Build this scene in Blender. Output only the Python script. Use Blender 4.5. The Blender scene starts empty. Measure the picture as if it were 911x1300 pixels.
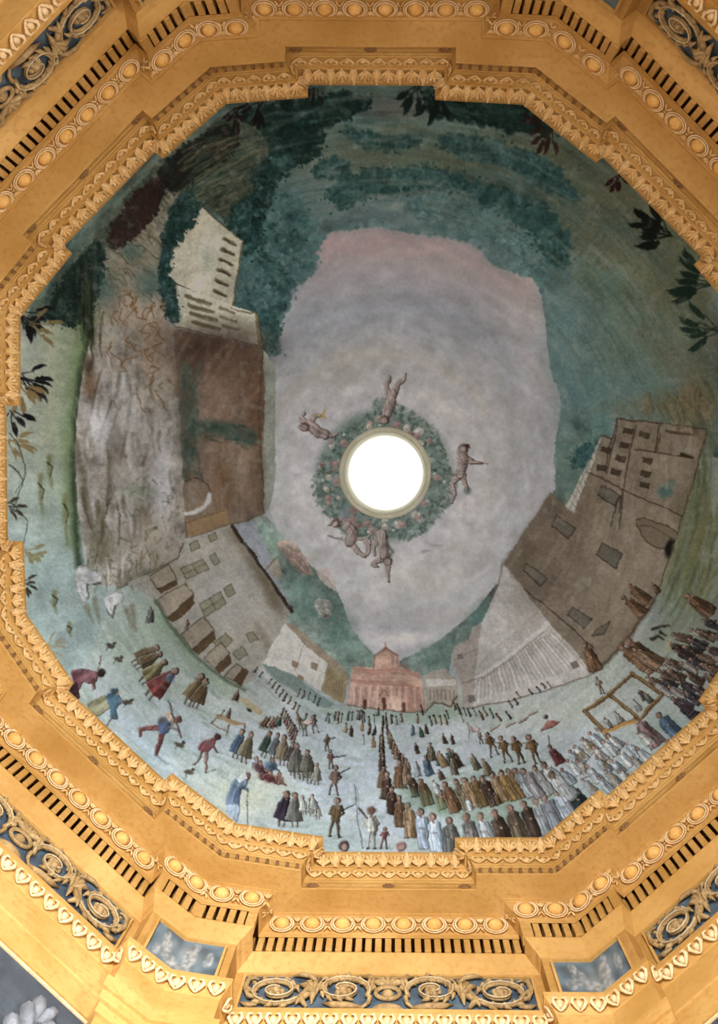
import bpy, math, random
import numpy as np
from mathutils import Matrix, Vector

# ------------------------------------------------------------------ scene, camera, light
sc = bpy.context.scene
COL = sc.collection
random.seed(7)
rng = np.random.default_rng(7)

F_PX = 1400.0                       # focal length in pixels of a 911 x 1300 frame
CX, CY = 455.5, 650.0
CAM = np.array([0.13877, -0.02055, 1.6])
RX, RY, RZ = 0.036669, -0.033030, -0.000941

def rot3(rx, ry, rz):
    c, s = math.cos(rz), math.sin(rz); Z = np.array([[c, -s, 0], [s, c, 0], [0, 0, 1]])
    c, s = math.cos(rx), math.sin(rx); X = np.array([[1, 0, 0], [0, c, -s], [0, s, c]])
    c, s = math.cos(ry), math.sin(ry); Y = np.array([[c, 0, -s], [0, 1, 0], [s, 0, c]])
    return Y @ X @ Z
ROT = rot3(RX, RY, RZ)

cam_d = bpy.data.cameras.new('camera')
cam_d.sensor_fit = 'HORIZONTAL'; cam_d.sensor_width = 36.0
cam_d.lens = F_PX / 911.0 * 36.0
cam_d.clip_end = 200
cam = bpy.data.objects.new('camera', cam_d); COL.objects.link(cam)
m3 = ROT.T @ np.diag([1.0, -1.0, -1.0])
M = Matrix([list(r) + [0] for r in m3] + [[0, 0, 0, 1]])
cam.matrix_world = Matrix.Translation(Vector(CAM)) @ M
sc.camera = cam

world = bpy.data.worlds.new('world'); sc.world = world
world.use_nodes = True
bg = world.node_tree.nodes['Background']
bg.inputs[0].default_value = (1.0, 0.985, 0.96, 1)
bg.inputs[1].default_value = 1.0

def area_light(name, loc, target, size, energy, color):
    d = bpy.data.lights.new(name, 'AREA'); d.shape = 'RECTANGLE'
    d.size, d.size_y = size; d.energy = energy; d.color = color
    o = bpy.data.objects.new(name, d); COL.objects.link(o)
    o.location = loc
    o.rotation_euler = (Vector(target) - Vector(loc)).to_track_quat('-Z', 'Y').to_euler()
    return o
# daylight from the church windows below the dome, at the added outer wall; the photograph is lit from that side
area_light('window_north_offscreen', (0.5, -9.5, 3.6), (0.5, 0.0, 3.9), (3.4, 4.4), 3150, (0.96, 0.98, 1.0))
area_light('window_east_offscreen', (9.5, -0.5, 3.6), (0.0, -0.5, 3.9), (2.6, 4.4), 1350, (0.96, 0.98, 1.0))

sc.view_settings.view_transform = 'Standard'
sc.view_settings.look = 'None'
sc.view_settings.gamma = 1.0
sc.view_settings.use_curve_mapping = False
sc.view_settings.exposure = 0.80

# ------------------------------------------------------------------ helpers
def srgb(r, g, b):
    c = np.array([r, g, b]) / 255.0
    return tuple(np.where(c <= 0.04045, c / 12.92, ((c + 0.055) / 1.055) ** 2.4))

def link(o, parent=None):
    COL.objects.link(o)
    if parent is not None:
        o.parent = parent
    return o

def tag(o, label=None, cat=None, group=None, kind=None):
    if label: o['label'] = label
    if cat: o['category'] = cat
    if group: o['group'] = group
    if kind: o['kind'] = kind
    return o

class MB:
    """collects vertices and faces of one mesh"""
    def __init__(s): s.v = []; s.f = []
    def add(s, verts, faces):
        n = len(s.v)
        s.v += [tuple(float(c) for c in p) for p in verts]
        s.f += [tuple(i + n for i in f) for f in faces]
        return s
    def grid(s, fn, nu, nv, close_u=False):
        vs = [fn(i / nu, j / nv) for j in range(nv + 1) for i in range(nu + (0 if close_u else 1))]
        w = nu if close_u else nu + 1
        fs = []
        for j in range(nv):
            for i in range(nu):
                i2 = (i + 1) % w
                fs.append((j * w + i, j * w + i2, (j + 1) * w + i2, (j + 1) * w + i))
        return s.add(vs, fs)
    def box(s, lo, hi):
        x0, y0, z0 = lo; x1, y1, z1 = hi
        return s.add([(x0,y0,z0),(x1,y0,z0),(x1,y1,z0),(x0,y1,z0),(x0,y0,z1),(x1,y0,z1),(x1,y1,z1),(x0,y1,z1)],
                     [(0,3,2,1),(4,5,6,7),(0,1,5,4),(1,2,6,5),(2,3,7,6),(3,0,4,7)])
    def dome(s, c, r, nu=12, nv=5, base=0.0):
        """upper half of an ellipsoid standing on the uv plane, +z to the viewer"""
        def fn(u, v):
            a = 2 * math.pi * u; b = math.pi / 2 * v
            return (c[0] + r[0] * math.cos(a) * math.cos(b), c[1] + r[1] * math.sin(a) * math.cos(b), c[2] + r[2] * math.sin(b) + base)
        return s.grid(fn, nu, nv, True)
    def tube(s, pts, rads, n=8, flat=1.0):
        """tapered tube along pts (list of xyz); flat squashes it in z"""
        pts = [np.array(p, float) for p in pts]; rings = []
        for i, p in enumerate(pts):
            t = pts[min(i + 1, len(pts) - 1)] - pts[max(i - 1, 0)]
            t /= (np.linalg.norm(t) + 1e-9)
            a = np.cross((0, 0, 1.0), t)
            if np.linalg.norm(a) < 1e-3: a = np.array([1.0, 0, 0])
            a /= np.linalg.norm(a); b = np.cross(t, a)
            rings.append([p + rads[i] * (math.cos(q) * a + math.sin(q) * b * flat) for q in [2 * math.pi * k / n for k in range(n)]])
        vs = [q for r in rings for q in r]; fs = []
        for i in range(len(pts) - 1):
            for k in range(n):
                k2 = (k + 1) % n
                fs.append((i*n+k, i*n+k2, (i+1)*n+k2, (i+1)*n+k))
        fs.append(tuple(reversed(range(n)))); fs.append(tuple((len(pts)-1)*n + k for k in range(n)))
        return s.add(vs, fs)
    def mesh(s, name, mat, smooth=True):
        me = bpy.data.meshes.new(name)
        me.from_pydata(s.v, [], s.f); me.update()
        if mat: me.materials.append(mat)
        if smooth: me.polygons.foreach_set('use_smooth', [True] * len(me.polygons))
        return me
    def build(s, name, mat, parent=None, smooth=True):
        return link(bpy.data.objects.new(name, s.mesh(name, mat, smooth)), parent)

# ------------------------------------------------------------------ materials
def nodes_of(name):
    m = bpy.data.materials.new(name); m.use_nodes = True
    nt = m.node_tree
    return m, nt, nt.nodes['Principled BSDF']

def mottled(name, c1, c2, c3=None, scale=3.0, fine=40.0, rough=0.7, bump=0.02, spec=0.3):
    """plaster or stucco: two tones in large soft stains, a third in fine specks, slight relief"""
    m, nt, b = nodes_of(name)
    tc = nt.nodes.new('ShaderNodeNewGeometry')
    n1 = nt.nodes.new('ShaderNodeTexNoise'); n1.inputs['Scale'].default_value = scale; n1.inputs['Detail'].default_value = 6
    n2 = nt.nodes.new('ShaderNodeTexNoise'); n2.inputs['Scale'].default_value = fine; n2.inputs['Detail'].default_value = 4
    nt.links.new(tc.outputs['Position'], n1.inputs['Vector']); nt.links.new(tc.outputs['Position'], n2.inputs['Vector'])
    r1 = nt.nodes.new('ShaderNodeValToRGB')
    r1.color_ramp.elements[0].position = 0.34; r1.color_ramp.elements[0].color = (*c1, 1)
    r1.color_ramp.elements[1].position = 0.68; r1.color_ramp.elements[1].color = (*c2, 1)
    nt.links.new(n1.outputs[0], r1.inputs[0])
    r2 = nt.nodes.new('ShaderNodeValToRGB')
    r2.color_ramp.elements[0].position = 0.50; r2.color_ramp.elements[0].color = (0, 0, 0, 1)
    r2.color_ramp.elements[1].position = 0.75; r2.color_ramp.elements[1].color = (0.7, 0.7, 0.7, 1)
    nt.links.new(n2.outputs[0], r2.inputs[0])
    mx = nt.nodes.new('ShaderNodeMix'); mx.data_type = 'RGBA'
    nt.links.new(r2.outputs[0], mx.inputs['Factor'])
    nt.links.new(r1.outputs[0], mx.inputs['A']); mx.inputs['B'].default_value = (*(c3 or c2), 1)
    nt.links.new(mx.outputs['Result'], b.inputs['Base Color'])
    b.inputs['Roughness'].default_value = rough; b.inputs['Specular IOR Level'].default_value = spec
    bp = nt.nodes.new('ShaderNodeBump'); bp.inputs['Strength'].default_value = 0.35; bp.inputs['Distance'].default_value = bump
    nt.links.new(n2.outputs[0], bp.inputs['Height']); nt.links.new(bp.outputs[0], b.inputs['Normal'])
    return m

OCHRE   = mottled('ochre_plaster', srgb(172, 128, 62), srgb(200, 157, 92), srgb(168, 120, 56), 1.3, 20)
OCHRE_D = mottled('ochre_plaster_deep', srgb(168, 124, 60), srgb(192, 147, 82), srgb(156, 108, 50), 3.0, 30)
GILT    = mottled('cream_gilt_stucco', srgb(200, 156, 92), srgb(220, 186, 132), srgb(156, 104, 52), 14.0, 60, 0.55)
EGGM    = mottled('egg_stucco', srgb(212, 160, 84), srgb(226, 180, 108), srgb(196, 140, 66), 8.0, 50, 0.6)
PALE    = mottled('pale_stucco', srgb(212, 178, 128), srgb(226, 198, 156), srgb(190, 140, 86), 14.0, 60, 0.6)
UMBER   = mottled('umber_block', srgb(112, 78, 42), srgb(128, 90, 50), None, 8, 40)
BLUE    = mottled('slate_blue_ground', srgb(50, 62, 72), srgb(88, 104, 116), srgb(60, 70, 74), 5, 40)
BRONZE  = mottled('umber_scroll', srgb(140, 110, 68), srgb(176, 146, 98), srgb(104, 76, 46), 9, 50, 0.6)
LINE    = mottled('scroll_highlight', srgb(176, 152, 112), srgb(200, 178, 140), srgb(140, 112, 74), 9, 50, 0.6)
SLATE   = mottled('dark_slate_wall', srgb(52, 56, 62), srgb(74, 80, 86), srgb(60, 62, 66), 4, 30)
GREYLF  = mottled('grey_leaf_stucco', srgb(104, 106, 110), srgb(136, 138, 142), srgb(86, 88, 92), 8, 40)
STONE   = mottled('pale_floor_stone', srgb(188, 188, 188), srgb(204, 205, 206), srgb(172, 172, 172), 0.8, 12)
LIME    = mottled('white_limewash', srgb(212, 213, 214), srgb(224, 225, 226), srgb(204, 205, 206), 0.8, 12)
RIM     = mottled('oculus_cream', srgb(206, 204, 180), srgb(226, 224, 204), srgb(188, 184, 156), 5, 40)

# ------------------------------------------------------------------ plan of the octagonal cornice
def project(p):
    v = (np.asarray(p, float) - CAM) @ ROT.T
    return np.stack([CX + F_PX * v[..., 0] / v[..., 2], CY + F_PX * v[..., 1] / v[..., 2]], -1)

def plan_at(x, y, z):
    d = ROT.T @ np.array([(x - CX) / F_PX, (y - CY) / F_PX, 1.0])
    return (CAM + d * ((z - CAM[2]) / d[2]))[:2]

Z_LIP = 12.0
R0, STEP, W0, AL, SX, SH = 3.5905, 0.1157, 0.6212, 0.08216, -0.0036, 0.01507
def regular(k, ty, s):
    a = math.radians(45 * k)
    n = np.array([math.sin(a), math.cos(a)]); l = np.array([math.cos(a), -math.sin(a)])
    if ty == 'r': q = n * R0 + l * s * W0
    elif ty == 'w': q = n * (R0 - STEP) + l * s * W0
    else:
        pw = (R0 - STEP) * math.cos(AL) + W0 * math.sin(AL)
        b = a + s * math.pi / 8
        q = pw / math.cos(math.pi / 8 - AL) * np.array([math.sin(b), math.cos(b)])
    return np.array([q[0] * (1 + SX) + q[1] * SH, q[1] * (1 - SX) + q[0] * SH])

# the surveyed lip of the cornice (the ring is not quite regular), side 0 = entrance side
SURVEY = {(0,'r',-1):(410,1081),(0,'w',-1):(410,1062),(0,'r',1):(577,1082),(0,'w',1):(577,1063),(1,'c',-1):(688,1063),(0,'c',-1):(300,1045),
 (1,'w',-1):(760,1002),(1,'r',-1):(770,1010),(1,'r',1):(895,899),(1,'w',1):(886,889),
 (7,'w',1):(218,981),(7,'r',1):(209,990),(7,'w',-1):(94,867),(7,'r',-1):(87,877),(7,'c',-1):(34,780),
 (6,'r',1):(10,687),(6,'w',1):(30,687),(6,'r',-1):(8,515),(6,'w',-1):(26,515),(6,'c',-1):(26,403),
 (5,'w',1):(92,322),(5,'r',1):(82,312),(5,'w',-1):(207,202),(5,'r',-1):(197,193),(5,'c',-1):(287,132),
 (4,'r',1):(391,108),(4,'w',1):(391,124),(4,'r',-1):(552,109),(4,'w',-1):(552,127),(4,'c',-1):(663,133),
 (3,'w',1):(756,207),(3,'r',1):(765,200),(3,'r',-1):(890,327),(3,'w',-1):(880,336)}
OUT = []
for k in range(8):
    for ty, s in (('c', -1), ('w', -1), ('r', -1), ('r', 1), ('w', 1)):
        OUT.append(plan_at(*SURVEY[(k, ty, s)], Z_LIP) if (k, ty, s) in SURVEY else regular(k, ty, s))
OUT = np.array(OUT)
NV = len(OUT)

def offset(t):
    """the lip outline moved outward by t with mitred corners"""
    P = OUT; res = []
    E = np.roll(P, -1, 0) - P
    E /= np.linalg.norm(E, axis=1)[:, None]
    N = np.stack([-E[:, 1], E[:, 0]], 1)           # outward for this winding
    if (N * P).sum() < 0: N = -N
    for i in range(NV):
        a, b = i - 1, i
        A = np.array([N[a], N[b]])
        rhs = np.array([N[a] @ P[i] + t, N[b] @ P[i] + t])
        res.append(np.linalg.solve(A, rhs))
    return np.array(res)

def sweep(mb, prof, idx=None):
    """prof: list of (t, z); closed sweep round the octagon"""
    rings = []
    for t, z in prof:
        o = offset(t)
        rings.append([(p[0], p[1], z) for p in o])
    vs = [p for r in rings for p in r]; fs = []
    for j in range(len(prof) - 1):
        for i in range(NV):
            i2 = (i + 1) % NV
            fs.append((j*NV+i, j*NV+i2, (j+1)*NV+i2, (j+1)*NV+i))
    mb.add(vs, fs)
    return mb

def curve(a, b, n, bulge):
    """profile arc from a to b bulging towards the room (bulge > 0) or away"""
    a = np.array(a); b = np.array(b); d = b - a
    nrm = np.array([-d[1], d[0]]); nrm /= np.linalg.norm(nrm)
    if nrm[0] > 0: nrm = -nrm
    return [tuple(a + d * i / n + nrm * bulge * math.sin(math.pi * i / n)) for i in range(n + 1)]

def place(me, name, parent, p, u, v, w, sx=1.0, sy=1.0, sz=1.0):
    """copy of a shared piece at p with axes u (along), v (up the band), w (towards the room)"""
    o = bpy.data.objects.new(name, me)
    o.matrix_world = Matrix(((u[0]*sx, v[0]*sy, w[0]*sz, p[0]), (u[1]*sx, v[1]*sy, w[1]*sz, p[1]), (u[2]*sx, v[2]*sy, w[2]*sz, p[2]), (0,0,0,1)))
    return link(o, parent)

def segments(ta, za, tb, zb):
    """for each straight run of the ring: kind, endpoints at mid band, axes. a = lower/outer edge, b = upper/inner edge"""
    A, B = offset(ta), offset(tb); outp = []
    for i in range(NV):
        j = (i + 1) % NV
        kind = ('wing', 'step', 'recess', 'step', 'wing')[i % 5]
        a0 = np.array([*A[i], za]); a1 = np.array([*A[j], za]); b0 = np.array([*B[i], zb]); b1 = np.array([*B[j], zb])
        p0, p1 = (a0 + b0) / 2, (a1 + b1) / 2
        L = np.linalg.norm(p1 - p0); u = (p1 - p0) / L
        v = ((b0 - a0) + (b1 - a1)) / 2; v -= u * (v @ u); H = np.linalg.norm(v); v /= H
        w = np.cross(u, v)
        mid = (p0 + p1) / 2
        flip = (w @ (np.array([0, 0, 8.0]) - mid)) < 0
        if flip: u = -u; w = -w; p0, p1 = p1, p0
        outp.append((i // 5, kind, p0, p1, u, v, w, L, H, i % 5))
    return outp

# ------------------------------------------------------------------ the setting
fl = MB(); fl.grid(lambda u, v: (-11 + 22*u, -11 + 22*v, 0.0), 4, 4)
tag(fl.build('floor', STONE, None, False), 'pale stone floor under the dome', 'floor', kind='structure')

# unseen enclosure added to shut out sky light: outer wall and low vault
aw = MB(); NA = 48
def ring(r, z): return [(r*math.cos(2*math.pi*i/NA), r*math.sin(2*math.pi*i/NA), z) for i in range(NA)]
aw.add(ring(10.0, 0.0) + ring(10.0, 9.0) + ring(9.6, 9.4) + ring(4.75, 9.4), [(j*NA+i, j*NA+(i+1)%NA, (j+1)*NA+(i+1)%NA, (j+1)*NA+i) for j in range(3) for i in range(NA)])
tag(aw.build('wall_added_enclosure', LIME, None, False), 'added unseen wall and vault around the piers, shutting out sky light', 'wall', kind='structure')

# crown moulding with the lip
t1 = sweep(MB(), [(0.30, 12.03), (0.0, 12.0), (0.0, 11.945), (0.012, 11.94)] + curve((0.014, 11.935), (0.083, 11.82), 6, -0.012)
           + [(0.095, 11.82), (0.105, 11.80), (0.112, 11.785)] + curve((0.112, 11.78), (0.148, 11.70), 4, -0.006)
           + [(0.155, 11.69), (0.157, 11.66), (0.163, 11.655), (0.163, 11.62)]).build('trim_1', OCHRE, None, False)
tag(t1, 'gilded crown moulding lip round the edge of the fresco', 'moulding', kind='structure')
lg = sweep(MB(), [(0.28, 12.031), (0.62, 12.034)]).build('ledge', OCHRE, t1, False)

# corona: narrow face and broad soffit
t2 = sweep(MB(), [(0.166, 11.50), (0.172, 11.497), (0.395, 11.515)]).build('trim_2', OCHRE, None, False)
sweep(MB(), [(0.163, 11.62), (0.164, 11.585), (0.170, 11.58), (0.170, 11.52), (0.165, 11.515), (0.166, 11.50)]).build('corona_face', OCHRE_D, t2, False)
tag(t2, 'broad plain ochre corona soffit under the crown moulding', 'cornice', kind='structure')

# egg band
t3 = sweep(MB(), [(0.395, 11.515), (0.395, 11.495), (0.418, 11.495), (0.420, 11.488)]).build('trim_3', OCHRE, None, False)
sweep(MB(), [(0.420, 11.488)] + curve((0.430, 11.485), (0.528, 11.38), 6, -0.012)).build('egg_ground', OCHRE_D, t3, False)
sweep(MB(), [(0.528, 11.38), (0.532, 11.375), (0.536, 11.30)]).build('fillet', OCHRE, t3, False)
tag(t3, 'egg and dart moulding band below the ochre soffit', 'moulding', kind='structure')

# dentil band
# slots open into a deep hollow, added behind the teeth to darken them
t4 = sweep(MB(), [(0.536, 11.30), (0.536, 11.94), (0.98, 11.94), (0.98, 11.045), (0.62, 11.045)]).build('trim_4', OCHRE_D, None, False)
tag(t4, 'dentil band with dark slots between ochre teeth', 'moulding', kind='structure')

# bed moulding under the dentils
t5 = sweep(MB(), [(0.63, 11.045), (0.552, 11.045), (0.552, 11.03)] + curve((0.556, 11.025), (0.634, 10.945), 6, 0.006)
           + [(0.640, 10.935), (0.655, 10.91), (0.672, 10.895)]).build('trim_5', OCHRE, None, False)
tag(t5, 'smooth ochre bed moulding between dentils and painted frieze', 'moulding', kind='structure')

# frieze
t6 = sweep(MB(), [(0.672, 10.895), (0.672, 10.10)]).build('trim_6', OCHRE_D, None, False)
tag(t6, 'frieze with scrollwork panels and cloud panels in ochre frames', 'frieze', kind='structure')

# architrave
t7 = sweep(MB(), [(0.672, 10.10), (0.582, 10.10), (0.582, 10.035), (0.592, 10.03)] + curve((0.594, 10.025), (0.650, 9.90), 5, -0.008)
           + [(0.655, 9.89), (0.655, 9.54), (0.670, 9.53), (0.670, 9.235), (0.80, 9.225)]).build('trim_7', OCHRE, None, False)
tag(t7, 'plain two step ochre architrave with leaf moulding under the frieze', 'architrave', kind='structure')
# ------------------------------------------------------------------ ornament pieces (shared meshes)
def leaf_mesh():
    """acanthus leaf bending over the cyma: lobed outline, raised midrib. x along, y up the band (root at -.5, tip at +.5), z out"""
    mb = MB()
    def fn(u, v):
        s = u * 2 - 1
        wid = 0.46 * (0.55 + 0.45 * math.sin(math.pi * min(1, v * 1.15 + 0.05))) * (1 - 0.22 * abs(math.sin(v * math.pi * 3.2)) * abs(s))
        wid *= 1.0 if v < 0.8 else max(0.15, 1 - (v - 0.8) * 3.6)
        z = 0.10 + 0.22 * math.sin(math.pi * v * 0.9) + 0.13 * (1 - abs(s)) ** 0.6 - 0.10 * abs(s) ** 2 + (0.16 if v > 0.85 else 0)
        return (s * wid, -0.5 + v * 1.02, z * 0.9)
    mb.grid(fn, 8, 9)
    for s in (-1, 1):                              # two curled side lobes
        mb.tube([(s*0.10, -0.45, 0.20), (s*0.34, -0.15, 0.36), (s*0.44, 0.16, 0.34), (s*0.34, 0.30, 0.40), (s*0.24, 0.22, 0.42)], [0.05, 0.08, 0.075, 0.06, 0.03], 6)
    return mb
def shell_mesh():
    """fan shell between the leaves"""
    mb = MB()
    for k in range(5):
        a = math.radians(-56 + 28 * k)
        d = np.array([math.sin(a), math.cos(a), 0])
        p0 = np.array([0, -0.42, 0.06])
        L = 0.80 if k == 2 else 0.74 if k in (1, 3) else 0.62
        mb.tube([p0, p0 + d * L * 0.45 + (0, 0, 0.14), p0 + d * L * 0.85 + (0, 0, 0.20), p0 + d * L + (0, 0, 0.10)], [0.05, 0.11, 0.15, 0.05], 6)
    mb.dome((0, -0.40, 0.05), (0.13, 0.11, 0.18), 8, 3)
    return mb
def dart_mesh():
    """heart shaped tongue of the small moulding"""
    mb = MB()
    for s in (-1, 1):
        mb.tube([(0, -0.42, 0.10), (s*0.22, -0.20, 0.20), (s*0.40, 0.10, 0.22), (s*0.34, 0.38, 0.18), (s*0.12, 0.40, 0.16)], [0.07, 0.10, 0.12, 0.09, 0.05], 6)
    mb.dome((0, 0.06, 0.02), (0.22, 0.26, 0.26), 8, 3)
    return mb
def egg_mesh():
    mb = MB(); mb.dome((0, 0.02, -0.04), (0.315, 0.40, 0.40), 16, 6); return mb
def shellring_mesh():
    """double rim that wraps an egg, open at the upper end"""
    mb = MB()
    for rad, tk, zz, gap in ((0.405, 0.042, 0.20, 20), (0.49, 0.040, 0.12, 32)):
        pts = []; rr = []
        for k in range(21):
            a = math.radians(90 + gap + (360 - 2 * gap) * k / 20)
            pts.append((rad * math.cos(a), 0.01 + rad * 1.02 * math.sin(a), zz)); rr.append(tk * (0.6 + 0.4 * math.sin(math.pi * k / 20)))
        mb.tube(pts, rr, 6)
    return mb
def eggdart_mesh():
    """leafy dart with beads between two eggs"""
    mb = MB()
    mb.dome((0, 0.0, 0.05), (0.055, 0.055, 0.10), 8, 3)
    mb.dome((0, 0.30, 0.03), (0.09, 0.13, 0.10), 8, 3)
    for s in (-1, 1):
        mb.tube([(0, -0.10, 0.08), (s*0.07, -0.26, 0.10), (s*0.13, -0.42, 0.07)], [0.03, 0.05, 0.02], 6)
        mb.tube([(0, 0.12, 0.08), (s*0.07, 0.26, 0.10), (s*0.14, 0.42, 0.07)], [0.03, 0.05, 0.02], 6)
    return mb
def tooth_mesh():
    mb = MB(); b = 0.03
    # bevelled block: x along, y up, z out
    x, y = 0.5, 0.5
    mb.add([(-x,-y,0),(x,-y,0),(x,y,0),(-x,y,0),(-x,-y,1-b),(x,-y,1-b),(x,y,1-b),(-x,y,1-b),(-x+b,-y+b,1),(x-b,-y+b,1),(x-b,y-b,1),(-x+b,y-b,1)],
           [(0,3,2,1),(0,1,5,4),(1,2,6,5),(2,3,7,6),(3,0,4,7),(4,5,9,8),(5,6,10,9),(6,7,11,10),(7,4,8,11),(8,9,10,11)])
    return mb
def rosette_mesh():
    mb = MB()
    for k in range(6):
        a = math.pi / 3 * k
        mb.dome((0.26*math.cos(a), 0.26*math.sin(a), 0), (0.20, 0.20, 0.16), 8, 3)
    mb.dome((0, 0, 0.05), (0.16, 0.16, 0.2), 8, 3)
    return mb
def gutta_mesh():
    mb = MB(); mb.add([(-.5,-.5,0),(.5,-.5,0),(.5,.5,0),(-.5,.5,0),(-.36,-.4,1),(.36,-.4,1),(.36,.4,1),(-.36,.4,1)], [(0,1,5,4),(1,2,6,5),(2,3,7,6),(3,0,4,7),(4,5,6,7)])
    return mb

ME = {n: f().mesh(n, m) for n, f, m in (('acanthus_leaf', leaf_mesh, GILT), ('shell', shell_mesh, GILT), ('tongue', dart_mesh, GILT), ('egg', egg_mesh, EGGM),
      ('egg_rim', shellring_mesh, PALE), ('dart', eggdart_mesh, GILT), ('rosette', rosette_mesh, UMBER), ('gutta', gutta_mesh, UMBER))}
ME['dentil'] = tooth_mesh().mesh('dentil', OCHRE, False)
ME['heart'] = dart_mesh().mesh('heart_leaf', PALE)

# crown leaves and shells
for side, kind, p0, p1, u, v, w, L, H, q in segments(0.088, 11.815, 0.006, 11.945):
    n = max(1, round(L / 0.208)) if kind != 'step' else (1 if L > 0.06 else 0)
    for i in range(n):
        pit = L / n
        c = p0 + u * (i + 0.5) * pit
        if kind == 'step':
            place(ME['acanthus_leaf'], 'acanthus_leaf', t1, c, u, v, w, min(L*1.3, 0.11), H*1.05, 0.09); continue
        place(ME['shell'], 'shell', t1, c - u * pit * 0.24, u, v, w, 0.125, H * 0.98, 0.10)
        place(ME['acanthus_leaf'], 'acanthus_leaf', t1, c + u * pit * 0.26, u, v, w, 0.105, H * 1.05, 0.085)
# small tongue moulding
for side, kind, p0, p1, u, v, w, L, H, q in segments(0.150, 11.695, 0.110, 11.785):
    n = max(1, round(L / 0.142)) if kind != 'step' else (1 if L > 0.07 else 0)
    for i in range(n):
        place(ME['tongue'], 'tongue', t1, p0 + u * (i + 0.5) * L / n, u, v, w, L / n * 0.96, H * 0.95, 0.07)
# egg band
for side, kind, p0, p1, u, v, w, L, H, q in segments(0.527, 11.383, 0.422, 11.492):
    if kind == 'step':
        place(ME['dart'], 'dart', t3, (p0 + p1) / 2, u, v, w, 0.17, H, 0.16); continue
    m_end = 0.0
    n = max(1, round(L / 0.272)); pit = L / n
    for i in range(n):
        c = p0 + u * (i + 0.5) * pit
        eg = place(ME['egg'], 'egg', t3, c, u, v, w, 0.215, H * 1.0, 0.15)
        link(bpy.data.objects.new('egg_rim', ME['egg_rim']), eg)
        if i < n - 1 or kind == 'wing': place(ME['dart'], 'dart', t3, c + u * pit * 0.5, u, v, w, 0.26, H * 1.0, 0.17)
# dentils
for side, kind, p0, p1, u, v, w, L, H, q in segments(0.63, 11.05, 0.63, 11.297):
    if kind == 'step':
        continue
    n = max(1, round(L / 0.0875)); pit = L / n
    for i in range(n):
        place(ME['dentil'], 'dentil', t4, p0 + u * (i + 0.5) * pit, u, v, w, pit * 0.64, H * 1.0, 0.0945)
O5, B5 = offset(0.5365), offset(0.632)
for i in range(NV):
    if i % 5 in (1, 4):                              # square block where a wing turns back to the recess
        o_, b_ = O5[i], B5[i]
        e1 = OUT[i - 1] - OUT[i] if i % 5 == 1 else OUT[(i + 1) % NV] - OUT[i]
        e1 = e1 / np.linalg.norm(e1); q_ = o_ + e1 * (e1 @ (b_ - o_)); r_ = o_ + (b_ - q_)
        MB().add([(*p, z) for z in (11.045, 11.30) for p in (o_, q_, b_, r_)], [(0,1,2,3),(7,6,5,4),(0,1,5,4),(1,2,6,5),(2,3,7,6),(3,0,4,7)]).build('dentil', OCHRE, t4, False)
# rosettes and guttae on the corona face
for side, kind, p0, p1, u, v, w, L, H, q in segments(0.165, 11.505, 0.163, 11.615):
    if kind == 'recess':
        for f in (0.06, 0.5, 0.94):
            place(ME['rosette'], 'rosette', t2, p0 + u * L * f, u, v, w, 0.13, 0.10, 0.10)
    elif kind == 'wing':
        far = q == 4          # runs from the step to the corner
        n = 8
        for i in range(n):
            f = (i + 0.5) / n
            place(ME['gutta'], 'gutta', t2, p0 + u * L * f - v * 0.02, u, v, w, 0.032, 0.060, 0.03)
# architrave heart leaves
for side, kind, p0, p1, u, v, w, L, H, q in segments(0.655, 9.895, 0.590, 10.03):
    if kind == 'step':
        place(ME['heart'], 'heart_leaf', t7, (p0 + p1) / 2, u, v, w, 0.12, H * 0.95, 0.09); continue
    n = max(1, round(L / 0.150)); pit = L / n
    for i in range(n):
        place(ME['heart'], 'heart_leaf', t7, p0 + u * (i + 0.5) * pit, u, v, w, pit * 0.92, H * 0.95, 0.10)

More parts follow.
